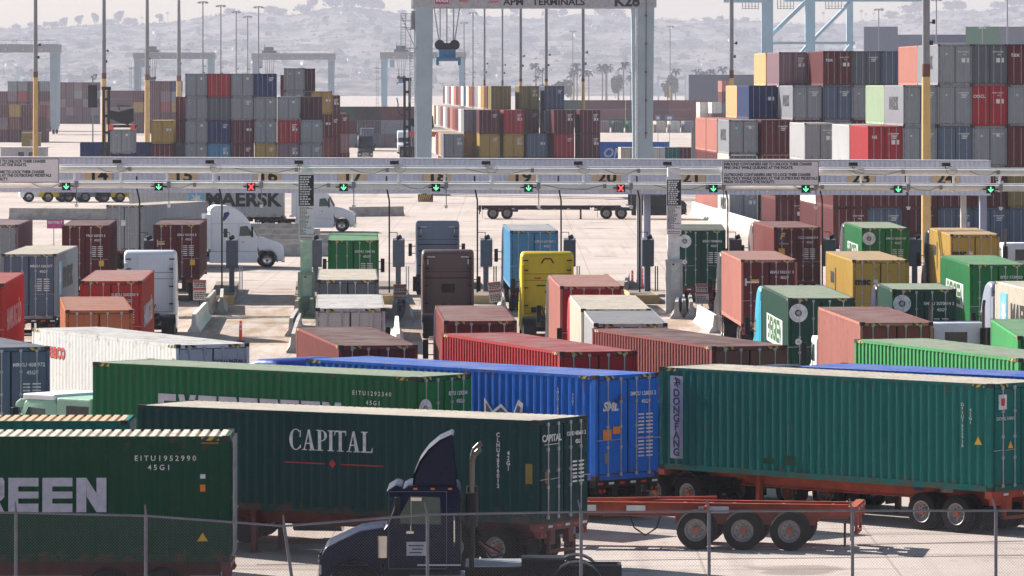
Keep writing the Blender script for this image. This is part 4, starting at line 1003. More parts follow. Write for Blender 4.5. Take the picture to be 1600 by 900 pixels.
# wide notice boards on the truss
boardm = plain('board_grey', (.78, .72, .76), .6, vary=.08)
for x0, x1, y0, y1, lab in ((-70, 93, 247, 284.5, 'wide grey notice board at the left end of the truss'), (1127, 1278, 252, 290, 'wide grey notice board with lock and unlock chassis pins text, right')):
    xa, xb = TX(x0), TX(x1); za, zb = zat(y1, sT) - O2.z, zat(y0, sT) - O2.z
    t = thing('notice_board', O2 + Matrix.Rotation(LANE, 3, 'Z') @ Vector((.5 * (xa + xb), -.42, za)), LANE, lab, 'sign')
    wd, h = xb - xa, zb - za
    mb = MB(); mb.box(-wd / 2, wd / 2, 0, .05, 0, h); mb.build('board', [boardm], t)
    mb = MB(); b_ = .035
    mb.box(-wd / 2, wd / 2, -.006, -.001, 0, b_); mb.box(-wd / 2, wd / 2, -.006, -.001, h - b_, h); mb.box(-wd / 2, -wd / 2 + b_, -.006, -.001, b_, h - b_); mb.box(wd / 2 - b_, wd / 2, -.006, -.001, b_, h - b_)
    mb.build('border', [plain('dark_red_border', (.12, .03, .03), .6)], t)
    lines = ['INBOUND CONTAINERS ARE TO UNLOCK THEIR CHASSIS', 'PINS ONLY WHILE QUEUING AT THE INGATE.', None, 'OUTBOUND CONTAINERS ARE TO LOCK THEIR CHASSIS', 'PINS ONLY WHILE QUEUING AT THE OUTBOUND PEDESTALS', 'PRIOR TO EXITING THE FACILITY.']
    for i, s in enumerate(lines):
        if not s: continue
        me = text_mesh(s, .20, M_BLKLET, .008, xs=.86); ww = max(v.co.x for v in me.vertices) - min(v.co.x for v in me.vertices)
        o = link('lettering', me, t); o.matrix_local = Matrix.Translation((-wd / 2 + .1 + ww / 2, -.004, h - .15 - i * (h - .15) / 6)) @ FACE['door']
# tall pillars with long notices
for px, hb, lab in ((478.5, 375, 'left'), (1053, 367, 'right')):
    s0 = 31.2; p = across(px, s0, 0); p.z = g(p.y)
    t = thing('notice_pillar', p, LANE, 'tall pale pillar with a long black and grey notice, %s of the two' % lab, 'sign pillar')
    wh = (24 if lab == 'left' else 23) / 2 / s0
    mb = MB(); mb.box(-.30, .30, .1, .6, 0, zat(262, s0) - p.z); mb.build('pillar', [plain('pillar_mint', (.62, .72, .62), .5) if lab == 'left' else plain('pillar_white', (.78, .75, .78), .5)], t)
    z0, z1 = zat(hb, s0) - p.z, zat(268 if lab == 'left' else 276, s0) - p.z
    mb = MB(); mb.box(-wh, wh, -.03, .02, z0, z1); mb.build('notice', [boardm], t)
    zm = z0 + .5 * (z1 - z0)
    mb = MB(); mb.box(-wh + .01, wh - .01, -.036, -.031, zm, z1 - .16); mb.build('black_panel', [M_BLKLET], t)
    mb = MB(); random.seed(3)
    for i in range(12):
        z = zm + .06 + i * (z1 - .24 - zm) / 12; wd = random.uniform(.4, .62); q = -wh + .06
        while q < -wh + wd: 
            l = random.uniform(.05, .15); mb.box(q, min(q + l, wh - .04), -.042, -.037, z, z + .075); q += l + .03
    mb.build('white_lettering', [M_WHT], t); mb = MB()
    for i in range(22):
        z = z0 + .28 + i * (zm - z0 - .30) / 22; q = -wh + .05; e = random.uniform(.2, .7)
        while q < -wh + e: 
            l = random.uniform(.04, .12); mb.box(q, min(q + l, wh - .03), -.036, -.031, z, z + .03); q += l + .025
    mb.build('small_lettering', [M_BLKLET], t)
    mb = MB(); mb.box(-wh + .06, wh - .06, -.036, -.031, z0 + .13, z0 + .17); mb.box(-wh + .08, wh - .08, -.036, -.031, z0 + .05, z0 + .08); mb.build('red_lettering', [plain('dull_red', (.35, .06, .05), .6)], t)
    zc = 2.1 if lab == 'left' else 2.7
    mb = MB(); mb.box(-.42, .42, -.25, .08, 0, zc) ; mb.build('cabinet', [plain('cabinet_mint', (.34, .42, .34), .6) if lab == 'left' else plain('cabinet_grey', (.48, .46, .45), .6)], t)
    mb = MB(); mb.box(-.16, .28, -.29, -.252, .9 if lab == 'left' else 1.2, zc - .15); mb.box(-.1, 0, -.3, -.291, zc - .28, zc - .2, 1); mb.build('cabinet_door', [plain('cabinet_door', (.58, .58, .56), .5), M_BLK], t)

# islands, pedestals, poles, red and white warning signs
isl = plain('island_concrete', (.20, .15, .11), .85, vary=.35, scale=1.2); ybm = plain('yellow_kerb', (.52, .36, .16), .7, vary=.25)
ISL = [(215, 'far left'), (346, 'next to the maroon container'), (480, 'by the left pillar'), (612, 'left of the brown tractor'), (752, 'left of the yellow tractor'), (885, 'right of the yellow tractor'), (1010, 'below the lavender column'), (1150, 'behind the pink container'), (1300, 'between green and yellow lanes'), (1437, 'by the tan mast')]
for i, (px, lab) in enumerate(ISL):
    p = across(px, 29.9, 0); p.z = g(p.y) 
    t = thing('traffic_island', p, LANE, 'raised concrete lane island with yellow-edged end, ' + lab, 'traffic island', 'lane islands at the gate')
    mb = MB(); mb.box(-.62, .62, .12, 21, -.25, .42); mb.build('slab', [isl], t)
    mb = MB(); mb.box(-.66, .66, -.05, .118, -.25, .46); mb.box(-.66, -.62, .12, 9, .2, .44); mb.box(.62, .66, .12, 9, .2, .44); mb.build('yellow_kerb', [ybm], t)
    # pedestal with mirror pole
    q = Matrix.Rotation(LANE, 3, 'Z')
    t = thing('lane_pedestal', p + q @ Vector((.45, 6.0, .42)), LANE, 'dark grey driver pedestal on the lane island, ' + lab, 'pedestal', 'driver pedestals')
    mb = MB(); mb.box(-.14, .14, -.1, .15, 0, 1.5); mb.build('post', [plain('pedestal_slate', (.09, .11, .15), .5)], t)
    mb = MB(); mb.prism([(-.25, 1.35), (-.32, 2.75), (.3, 2.85), (.3, 1.3)], -.30, .34); mb.build('cabinet', [plain('pedestal_slate', (.09, .11, .15), .5)], t, bevel=.02)
    mb = MB(); mb.box(.4, .46, 0, .06, 0, 1.35); mb.box(.52, .58, 0, .06, 0, 1.35); mb.build('guard_posts', [M_TAPE if i % 2 else M_BLK], t)
    t = thing('mirror_pole', p + q @ Vector((-.05, 4.6, .42)), LANE, 'thin black pole with a round mirror arm, ' + lab, 'pole', 'black mirror poles')
    mb = MB(); mb.tube([(0, 0, 0), (0, 0, 4.9), (-.15, 0, 5.6), (-.15, 0, 6.2)], .045, 6); mb.beam((0, 0, 3.2), (.42, 0, 3.2), .02, 5); mb.beam((.42, 0, 3.2), (.42, 0, 2.75), .02, 5); mb.build('pole', [M_BLK], t)
    mb = MB(); mb.beam((.42, -.02, 2.9), (.62, -.1, 2.98), .12, 10); mb.build('mirror', [M_BLK], t)
for i, (px, py, lab) in enumerate(((312, 469, 'right of the maroon container'), (476, 473, 'in front of the left pillar cabinet'), (625, 474, 'left of the brown tractor'), (777, 472, 'left of the yellow tractor, slightly tilted'), (1097, 475, 'below the dark green emblem container'))):
    p = on(px, 31.2 + (i == 2) * .2); z0 = zat(py, 31.2) - p.z
    t = thing('warning_sign', p, LANE, 'red and white text sign on a post, ' + lab, 'sign', 'red and white warning signs')
    if i == 3: t.rotation_euler = (0, R(-6), LANE)
    mb = MB(); mb.beam((0, .02, 0), (0, .02, z0 + .1), .03, 6); mb.build('post', [M_BLK], t)
    mb = MB(); mb.box(-.33, .33, -.02, .01, z0, z0 + 1.02); mb.build('board', [plain('sign_offwhite', (.62, .52, .50), .6)], t)
    mb = MB()
    for a, b_ in ((.90, 1.0), (.50, .62)): mb.box(-.31, .31, -.026, -.021, z0 + a, z0 + b_)
    mb.build('red_band', [plain('band_red', (.45, .08, .07), .6)], t); mb = MB()
    for z in (.08, .17, .26, .35, .68, .76, .84):
        q_ = -.26
        while q_ < .22: l = random.uniform(.05, .14); mb.box(q_, q_ + l, -.026, -.021, z0 + z, z0 + z + .045); q_ += l + .03
    mb.build('lettering', [M_BLKLET], t)

# concrete barriers
def krail(pa, pb, label, mat=M_CONC, group='concrete barriers', h=.85, single=True):
    d = (pb - pa); L = d.length; a = math.atan2(-d.x, d.y)
    mb = MB(); pr = [(-.3, 0), (-.3, .08), (-.13, .33), (-.08, h), (.08, h), (.13, .33), (.3, .08), (.3, 0)]
    mb.prismz(pr, 0, L); 
    for k in range(1, int(L / 6)): mb.box(-.085, .085, k * 6 - .03, k * 6 + .03, h - .1, h + .004, 1)
    o = mb.build('concrete_barrier', [mat, M_SEAL]); o.location = pa; o.rotation_euler = (0, 0, a); tag(o, label, 'barrier', group); return o
def gnd(px, s): return on(px, s)
BR = [((324, 31.4), (335, 30.2), 'left of the first pair, below the maroon container'), ((346, 31.3), (347, 30.0), 'standing end-on below the first island'), ((303, 33.5), (322, 31.6), 'nearest the long white container'),
      ((463, 31.8), (474, 30.4), 'left foot of the left pillar'), ((487, 31.6), (489, 30.4), 'right foot of the left pillar'), ((458, 36.0), (468, 33.0), 'left of the dusty red-brown container'),
      ((622, 36.0), (620, 33.4), 'white one right of the cream roofed container'), ((616, 31.9), (622, 30.6), 'behind the sign left of the brown tractor'), ((637, 32.0), (634, 30.6), 'right of the sign left of the brown tractor'),
      ((787, 31.6), (783, 30.5), 'beside the tilted sign'), ((1057, 31.9), (1060, 30.7), 'left one of the trio right of the right pillar'), ((1069, 31.7), (1066, 30.6), 'middle one of the trio right of the right pillar'), ((1080, 31.9), (1078, 30.8), 'right one of the trio right of the right pillar'),
      ((1118, 33.6), (1092, 32.2), 'bright white angled one left of the cyan tractor'), ((978, 29.0), (981, 27.6), 'behind the pink-red container'), ((455, 34.0), (464, 32.6), 'low one beside the lane edge')]
for (a, sa), (b_, sb), lab in BR: krail(gnd(a, sa), gnd(b_, sb), 'pale concrete barrier, ' + lab, M_WCONC if 'white' in lab else M_CONC)
krail(gnd(1083, (335 - H0) / CH), gnd(1215, (378 - H0) / CH), 'long white barrier line running beside the right stack', M_WCONC, None, h=1.15)
krail(gnd(630, 17.5), gnd(545, 17.6), 'long low barrier shadowed side, right of the white tractors', M_CONC, None)
krail(gnd(15, 18.0), gnd(178, 18.1), 'long grey barrier at far left behind the seatbelt sign', M_CONC, None, h=1.0)
for i, (a, b_, s0) in enumerate(((345, 480, 20.0), (350, 500, 20.8), (360, 520, 21.6), (420, 505, 22.4), (395, 520, 23.0))):
    krail(gnd(a, s0), gnd(b_, s0), 'pale barrier section in the rows behind the white tractor, row %s' % ['one from the back', 'two from the back', 'three from the back', 'four from the back', 'nearest the camera'][i], M_CONC, 'barrier rows behind the white tractor', h=.85)
krail(gnd(0, 23), gnd(95, 23), 'dark low barrier under the pink seatbelt sign', plain('dark_concrete', (.08, .08, .10), .9), None, h=.7)
# small yard sign, striped block, delineators, tape
p = on(84, 21.5); t = thing('seatbelt_sign', p, 0, 'pink rectangular seatbelt sign on a thin post', 'sign')
mb = MB(); mb.beam((0, .03, 0), (0, .03, 2.3), .03, 6); mb.build('post', [M_GREYP], t)
z0 = zat(357, 21.5) - p.z; mb = MB(); mb.box(-.5, .75, -.02, .02, z0, z0 + .62); mb.build('board', [plain('magenta', (.48, .06, .22), .6)], t)
o = link('lettering', text_mesh('SEATBELT', .24, M_WHT, .006), t); o.matrix_local = Matrix.Translation((.1, -.025, z0 + .44)) @ FACE['door']
p = on(665, 15.6); t = thing('striped_block', p, R(2), 'black and yellow diagonally striped block on the yard floor', 'barrier')
mb = MB(); mb.box(-.75, .75, 0, .8, 0, .75)
mb.build('block', [M_BLK], t); mb = MB()
for k in range(8): 
    x = -.74 + k * .2; mb.prismz([(x, .02), (x + .09, .02), (x + .09 - .28 + .02 if 0 else min(x + .30, .74), .73), (min(x + .2, .70), .73)] if x + .3 < .76 else [(x, .02), (min(x + .09, .74), .02), (.74, .02 + (.74 - x) * 2.2 if (.74 - x) * 2.2 < .7 else .73)], -.006, -.001)
mb.build('yellow_stripes', [M_YEL], t)
ORP = plain('delineator_orange', (.85, .09, .03), .5, vary=.1)
for i, (px, s0, h, lab) in enumerate(((376, 34.6, .95, 'in the empty lane at left'), (988, 27.6, 1.0, 'left of the beige column'), (1005, 27.6, 1.15, 'between the two gate columns'))):
    p = on(px, s0); t = thing('traffic_delineator', p, 0, 'orange tube marker ' + lab, 'traffic post', 'orange tube markers')
    mb = MB(); mb.beam((0, 0, .05), (0, 0, h), .08, 10, 0, .06); mb.build('tube', [ORP], t)
    mb = MB(); mb.box(-.2, .2, -.2, .2, 0, .05); mb.build('base', [M_BLK], t)
    mb = MB()
    for z in (.55, .75): mb.beam((0, 0, z), (0, 0, z + .06), .082, 10)
    mb.build('reflective_band', [M_WHT], t)
# painted lines and the plates in lane 16
yl = plain('yellow_road_paint', (.62, .50, .16), .8, vary=.4, scale=2); ym = plain('ochre_stain', (.46, .30, .16), .85, vary=.3)
def strip(name, pts, wd, mat, dz=.006):
    mb = MB()
    for (a, sa), (b_, sb) in zip(pts, pts[1:]):
        A = on(a, sa); B = on(b_, sb); n_ = 6
        for k in range(n_):
            P = A.lerp(B, k / n_); Q_ = A.lerp(B, (k + 1) / n_); P.z = g(P.y) + dz; Q_.z = g(Q_.y) + dz
            P2 = P + Vector((0, wd, 0)); Q2 = Q_ + Vector((0, wd, 0)); P2.z = g(P2.y) + dz; Q2.z = g(Q2.y) + dz
            mb.add([P, Q_, Q2, P2], [(0, 1, 2, 3)])
    o = mb.build(name, [mat]); tag(o, kind='structure'); return o
strip('road_marking', [(280, 32.2), (465, 32.2)], .5, ym); strip('road_marking', [(280, 31.2), (465, 31.2)], .18, yl, .008)
strip('road_marking', [(370, 34.8), (470, 34.9)], .3, yl); strip('road_marking', [(495, 33.4), (690, 33.2)], .4, ym); strip('road_marking', [(985, 32.2), (1092, 32.2)], .4, ym)
strip('road_marking', [(385, 26.2), (465, 26.2)], .5, yl); strip('road_marking', [(800, 25.6), (975, 25.4)], .5, yl)
strip('road_marking', [(930, 60.2), (1600, 59.0)], .12, plain('joint_dark', (.16, .13, .12), .9), .01); strip('road_marking', [(400, 62.0), (1600, 60.8)], .10, plain('joint_dark', (.16, .13, .12), .9), .01)
for k in range(5):
    p = across(392, 28.2 + .55 * k, 0); p.z = g(p.y) + .02
    mb = MB(); mb.box(0, 2.45, 0, .10, 0, .012); o = mb.build('scale_plate_edge', [M_GALV]); o.location = p; o.rotation_euler = (0, 0, LANE); tag(o, kind='structure')

# ---------------------------------------------------------------- fence in the foreground
FS = 73.0
FP = [(-190, 800), (25, 801), (228, 806), (444, 822), (668, 804), (908, 800), (1108, 799), (1332, 798), (1556, 798), (1780, 798)]
fp = on(800, FS); fn = thing('chain_link_fence', fp, 0, 'grey chain-link fence with a sagging bent stretch along the foreground', 'fence')
OF = fn.location; GZ = plain('galvanised_wire', (.17, .17, .19), .45, .2, vary=.2)
tops = [Vector(((px - 800) / FS, 0, zat(py, FS) - OF.z)) for px, py in FP]
mb = MB()
for a, b_ in zip(tops, tops[1:]): mb.beam(a, b_, .024, 8)
mb.build('top_rail', [plain('post_galv', (.14, .14, .17), .5, .2)], fn, smooth=True)
for i, p in enumerate(tops):
    base = Vector((p.x, 0, 0)); 
    if i == 3: base = Vector((p.x + .42, -.35, 0))
    mb = MB(); mb.beam(base, p, .036, 10); mb.beam(p, p + (Vector((-.07, 0, .26)) if i > 3 else Vector((-.02, 0, .24))), .03, 8, 0, .015); mb.build('fence_post', [plain('post_galv', (.14, .14, .17), .5, .2)], fn, smooth=True)
def topz(x):
    for a, b_ in zip(tops, tops[1:]):
        if a.x <= x <= b_.x: return a.z + (b_.z - a.z) * (x - a.x) / (b_.x - a.x)
    return tops[-1].z
mb = MB(); pit = .066; x0, x1 = tops[0].x, tops[-1].x; n_ = int((x1 - x0 + 4) / pit); rw = .0020; zlo = 1.35
for sg in (1, -1):
    for k in range(n_):
        xa = x0 - 2 + k * pit if sg > 0 else x0 + k * pit     # position at zlo
        # line x = xa + sg*(z - zlo); clip below the sagging rail
        pts = []
        zc = zlo
        while zc < 3.3:
            x = xa + sg * (zc - zlo)
            if x0 <= x <= x1 and zc <= topz(x): pts.append((x, zc))
            zc += .15
        if len(pts) < 2: continue
        a, b_ = pts[0], pts[-1]; zt = b_[1]
        while zt < topz(min(max(b_[0] + sg * (zt - b_[1]), x0), x1)) and zt < 3.4: zt += .02
        b_ = (b_[0] + sg * (zt - b_[1]), zt)
        yy = .004 * sg
        mb.add([(a[0] - rw, yy, a[1]), (a[0] + rw, yy, a[1]), (b_[0] + rw, yy, b_[1]), (b_[0] - rw, yy, b_[1])], [(0, 1, 2, 3)])
o = mb.build('wire_mesh', [GZ], fn); o['kind'] = 'stuff'
# ---------------------------------------------------------------- stacked containers in the yard
CK = dict(m='maroon', x='oxide', r='red', g='grey', d='dgrey', l='lgrey', w='white', c='cream', n='navy', b='blue', a='azure', u='mustard', o='olive', s='salmon', k='slate', e='green', D='dgreen', v='mauve', t='tan', S='sage', T='teal')
CNAME = dict(m='maroon', x='rust red', r='red', g='grey', d='charcoal', l='pale grey', w='white', c='cream', n='navy', b='blue', a='light blue', u='mustard', o='olive', s='salmon', k='slate', e='green', D='dark green', v='mauve', t='tan', S='sage', T='teal')
ORD = ['first', 'second', 'third', 'fourth', 'fifth', 'sixth', 'seventh', 'eighth', 'ninth', 'tenth', 'eleventh', 'twelfth', 'thirteenth', 'fourteenth', 'fifteenth', 'sixteenth', 'seventeenth', 'eighteenth', 'nineteenth', 'twentieth']
TIER = ['bottom', 'second', 'third', 'fourth', 'fifth', 'sixth']
SIDE_NAMES = []
def stack(block, s, Hc, cols, row='front row', bay=0, L=12.19, z0=0.0, marks=True):
    rng = random.Random(hash_(block + row))
    for ci, (px, st) in enumerate(cols):
        for ti, ch in enumerate(st):
            if ch in '. ': continue
            p = on(px, s); p = p + Vector((1.22, 0, 0)); p.z = g(p.y)
            p = ahead(p, LANE, bay * 12.45); p.z = g(p.y) + z0 + ti * (Hc + .012)
            lab = '%s container on %s tier, %s column, %s, %s' % (CNAME[ch], TIER[ti], ORD[ci], row, block)
            far = 5 if ch == 'g' and rng.random() < .5 else rng.choice([1, 2, 3, 4, 3])
            dc = {'w': 'grey', 'c': 'dgrey', 's': 'maroon', 'l': 'grey'}.get(ch)  # pale boxes get darker doors: shade on the end put into the colour
            p.x += rng.uniform(-.03, .03); p.y += rng.uniform(-.12, .12)
            if s < 9 or (s < 15 and ti == 0) or (s < 16 and ti == 1 and bay > 0) or (s > 16 and bay and ti == 0):
                to_stuff(p, LANE, CK[ch], L, Hc); continue
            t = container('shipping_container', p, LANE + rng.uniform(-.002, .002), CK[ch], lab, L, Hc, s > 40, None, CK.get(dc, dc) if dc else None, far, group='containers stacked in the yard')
            if s > 17 and ch in 'wc': put_text(t, 'MAERSK', 1.25, 'left', 6.0, 1.55, M_BLKLET, bold=.05, xs=1.25)
            if s > 17 and bay == 0:
                if ch in 'g' : star(t, 'door', -.62, Hc * .76, .12, False); put_text(t, 'MAERSK', 1.25, 'left', 6.0, 1.55, M_BLKLET, bold=.05, xs=1.25)
                if ch == 'r': put_text(t, 'OOCL' if ti == 3 else 'HS', .3, 'door', -.75, Hc - .8, M_WHT, bold=.01)
                if ch == 'm' and ti == 4: put_text(t, 'tex', .45, 'door', -.7, Hc - .75, M_WHT, bold=.01)
                number(t, '%s %06d' % (rng.choice(['MRKU', 'TEXU', 'SUDU', 'MSKU', 'CAIU']), rng.randrange(999999)), Hc - .55, .58, .13)
STUFF = {}
def to_stuff(p, rz, color, L, Hc):
    STUFF.setdefault((color, L, Hc), []).append(Matrix.Translation(p) @ Matrix.Rotation(rz, 4, 'Z'))
def build_stuff():
    bm = bmesh.new(); mats = []
    for (color, L, Hc), ms in STUFF.items():
        base = len(mats); mats += [cp(color), cr(color), M_CAST, M_HAZ, M_SEAL, M_ROD, M_WHT]
        bd = cbody(L, Hc, True); dr = cdoor(Hc, 1); d1 = dr
        for M in ms:
            for me, MM, mp in ((bd, M, (0, 1, 2, 3)), (dr, M, (0, 4, 5, 6)), (d1, M @ Matrix.Diagonal((-1, 1, 1, 1)), (0, 4, 5, 6))):
                nf = len(bm.faces); nv = len(bm.verts); bm.from_mesh(me)
                bm.verts.ensure_lookup_table(); bm.faces.ensure_lookup_table()
                bmesh.ops.transform(bm, matrix=MM, verts=bm.verts[nv:])
                for f in bm.faces[nf:]: f.material_index = base + mp[min(f.material_index, len(mp) - 1)]
    me = bpy.data.meshes.new('distant_containers'); bm.to_mesh(me); bm.free()
    for m_ in mats: me.materials.append(m_)
    o = link('distant_containers', me); tag(o, kind='stuff'); print('STUFF', sum(len(v) for v in STUFF.values()))
def hash_(s):
    h = 7
    for c_ in s: h = (h * 31 + ord(c_)) & 0xffffff
    return h
# left yard stack
stack('left yard stack', 14.06, ST, [(236, 'gmu'), (289.5, 'ggggg'), (325.5, 'gandr'), (361.3, 'mmmgg'), (397.3, 'uuggn'), (433.5, 'gvrg'), (469.5, 'ggg')])
stack('left yard stack', 14.06, ST, [(270, 'mgmm'), (433.5, 'mmmg'), (469.5, 'mxmm')], 'second row', 1)
stack('left yard stack', 14.06, 2.74, [(441, 'mmmgg'), (458, '.....'), (487, 'mxmu')], 'third row', 3)
stack('left yard stack', 14.06, 2.74, [(459, 'mmmgm')], 'row behind third', 4)
stack('left yard stack', 14.06, ST, [(433.5, 'mmmgm'), (487, 'mmxm')], 'fourth row', 5)
stack('left yard stack', 14.06, ST, [(487, 'mmmv'), (505, 'mmmm')], 'fifth row', 7)
stack('left yard stack', 14.06, ST, [(505, 'mmmm'), (526, 'mvm')], 'sixth row', 10)
stack('left yard stack', 14.06, ST, [(525, 'mmv'), ], 'seventh row', 13)
# centre yard stack
stack('centre yard stack', 12.9, HC, [(693, 'mg'), (749, 'uum'), (787, 'uur'), (823, 'mk'), (866, 'rrm'), (906, 'mmm')])
stack('centre yard stack', 12.9, HC, [(730, 'mug'), (773, 'muro'), (818, 'umxo'), (858, 'mnwk')], 'second row', 1)
c4, c3, c2_ = 'mucgmxcnwxmswxgwmtwu', 'wmxsmgwxgcmcxw', 'txwcugmx'
for j in range(17): stack('centre yard stack', 12.9, HC, [(773, '...' + c4[j])], 'row %s back' % ORD[j + 2], j + 2)
for j in range(12): stack('centre yard stack', 12.9, HC, [(730, '..' + c3[j])], 'row %s behind left' % ORD[j + 2], j + 2)
for j in range(8): stack('centre yard stack', 12.9, HC, [(693, ('.' if j else 'm') + c2_[j])], 'row %s at left edge' % ORD[j + 1], j + 1)
# right yard stack
stack('right yard stack', 22, HC, [(1302, 'mm'), (1356, 'kmr'), (1411, 'mmgg'), (1465.5, 'kmkgg'), (1520, 'kmgrd'), (1575, 'komgm'), (1629, 'kkmgg')])
stack('right yard stack', 22, HC, [(1302, 'mw'), (1356, 'mml'), (1411, 'mmmS'), (1465.5, 'mmmms')], 'second row', 1)
stack('low middle stack', 20.3, HC, [(1211, 'mm'), (1256.5, 'mcl')])
stack('upper right stack', 18.5, HC, [(1139, 'wcg'), (1190, 'wsm'), (1238, 'mmmg'), (1286, 'mmgkm'), (1331, 'mmmgd'), (1377, 'mmmgk')])
stack('upper right stack', 18.5, HC, [(1139, 'sms'), (1190, 'mmxn'), (1238, 'mmmwv'), (1286, 'mmmms')], 'second row', 1)
stack('upper right stack', 18.5, HC, [(1139, 'sms'), (1190, 'mmxt'), (1238, 'mmmwt')], 'third row', 2)
stack('small far stack', 6.5, ST, [(1112, 'nmw..'), (1128, 'nmkms'), (1145, 'nmkm')])
stack('small far stack', 6.5, ST, [(1100, 'wcw'), (1112, 'wwc')], 'second row', 1)
# far left hazy stacks
stack('hazy stack at far left', 6, ST, [(-4, 'mmmm'), (12, 'mmmvg'), (28, 'mvmrg'), (46, 'mmmmm'), (62, 'mvvmg')])
stack('hazy stack behind the left crane leg', 5, ST, [(90, 'mmvmm'), (103, 'mvmmm'), (116, 'mmmgv'), (129, 'mmvmm'), (142, 'mvmgm')])
stack('hazy stack left of the left yard', 6.3, ST, [(208, 'mmum'), (234, 'mmmmm'), (251, 'mmrvm'), (268, 'mmugn')])
stack('striped low stack at far left', 7.5, ST, [(-6, 'mvm'), (14, 'mxu'), (34, 'vmm'), (54, 'mmx')])
def sideon(block, s, rows, Hc=HC, z0=0.0, grp='containers stacked in the yard'):
    """rows of boxes seen from the long side: (px, tiers)"""
    for ci, (px, st) in enumerate(rows):
        for ti, ch in enumerate(st):
            if ch in '. ': continue
            p = on(px, s); p.z = g(p.y) + z0 + ti * (Hc + .012)
            if s < 9: to_stuff(p, R(-90), CK[ch], 12.19, Hc); continue
            t = container('shipping_container', p, R(-90), CK[ch], '%s container, side on, %s tier, %s along, %s' % (CNAME[ch], TIER[ti] if ti < 6 else ORD[ti], ORD[ci], block), Hc=Hc, near=False, group=grp)
sideon('hazy far row', 5, [(165, 'mvmm'), (228, '..m')], ST)
sideon('maroon row beyond the road', 8.2, [(495, 'gmD'), (595 - 37, 'vgm')], ST)
sideon('long low row right of the crane leg', 5.5, [(842, 'gTD'), (910, 'Dxm'), (978, 'Dmm'), (1046 - 2, 'xxx')], ST)
t0 = on(905, 11.5); t = container('shipping_container', t0 + Vector((0, 0, 1.17)), R(-91), 'blue', 'blue side-on container lettered ONE beside the crane leg', near=False, group='containers stacked in the yard')
put_text(t, 'ONE', 1.7, 'right', 5.0, 1.35, M_WHT, bold=.05, shear=.2); chassis(t0, R(-91), 'chassis under the blue container lettered ONE', 'black', near=False)
sideon('navy pair before the left stack', 13.6, [(127, 'nn')], ST, z0=0)
rng = random.Random(5)
cols_ = 'cmwTmewcsmwc'
for k in range(6):
    p = on(985 + 23 * k, 12.2); c_ = cols_[k]
    t = container('shipping_container', p + Vector((0, 0, 1.17)), LANE, CK[c_], '%s container parked %s in the low line right of the crane leg' % (CNAME[c_], ORD[k]), near=False, Hc=ST, group='containers parked in a low line', L=6.06)
    t.scale = (.5, 1, 1) if 0 else (1, 1, 1); t.location.x = p.x
for k in range(7):
    p = on(945 + 22 * k, 6.2); to_stuff(p, LANE, CK['vDewcwg'[k]], 12.19, HC)
# ---------------------------------------------------------------- ship far behind on the right
sh = thing('cargo_ship', on(1420, 4.3), 0, 'distant cargo ship hull behind the right yard stacks', 'ship')
mb = MB(); mb.prism([(0, 0), (-1, 9), (-1, 16), (30, 16), (30, 0)], -80, 60); mb.build('hull', [plain('hull_dark', (.03, .04, .08), .6)], sh)
sideon('deck cargo of the distant ship', 4.3, [(1350 + 53 * k, c_) for k, c_ in enumerate(['...kk.'.replace('.', 'k'), 'kmkkk', 'kkkgnn'[:5], 'gkeeee', 'kkkkkd', 'kkmkkd'])], HC, z0=16, grp='containers on the distant ship')
sideon('low deck cargo at ship bow', 4.3, [(1225, 'vm'), (1280, 'mDl'), (1310 - 4 + 22, 'kkk')][:2], HC, z0=16, grp='containers on the distant ship')

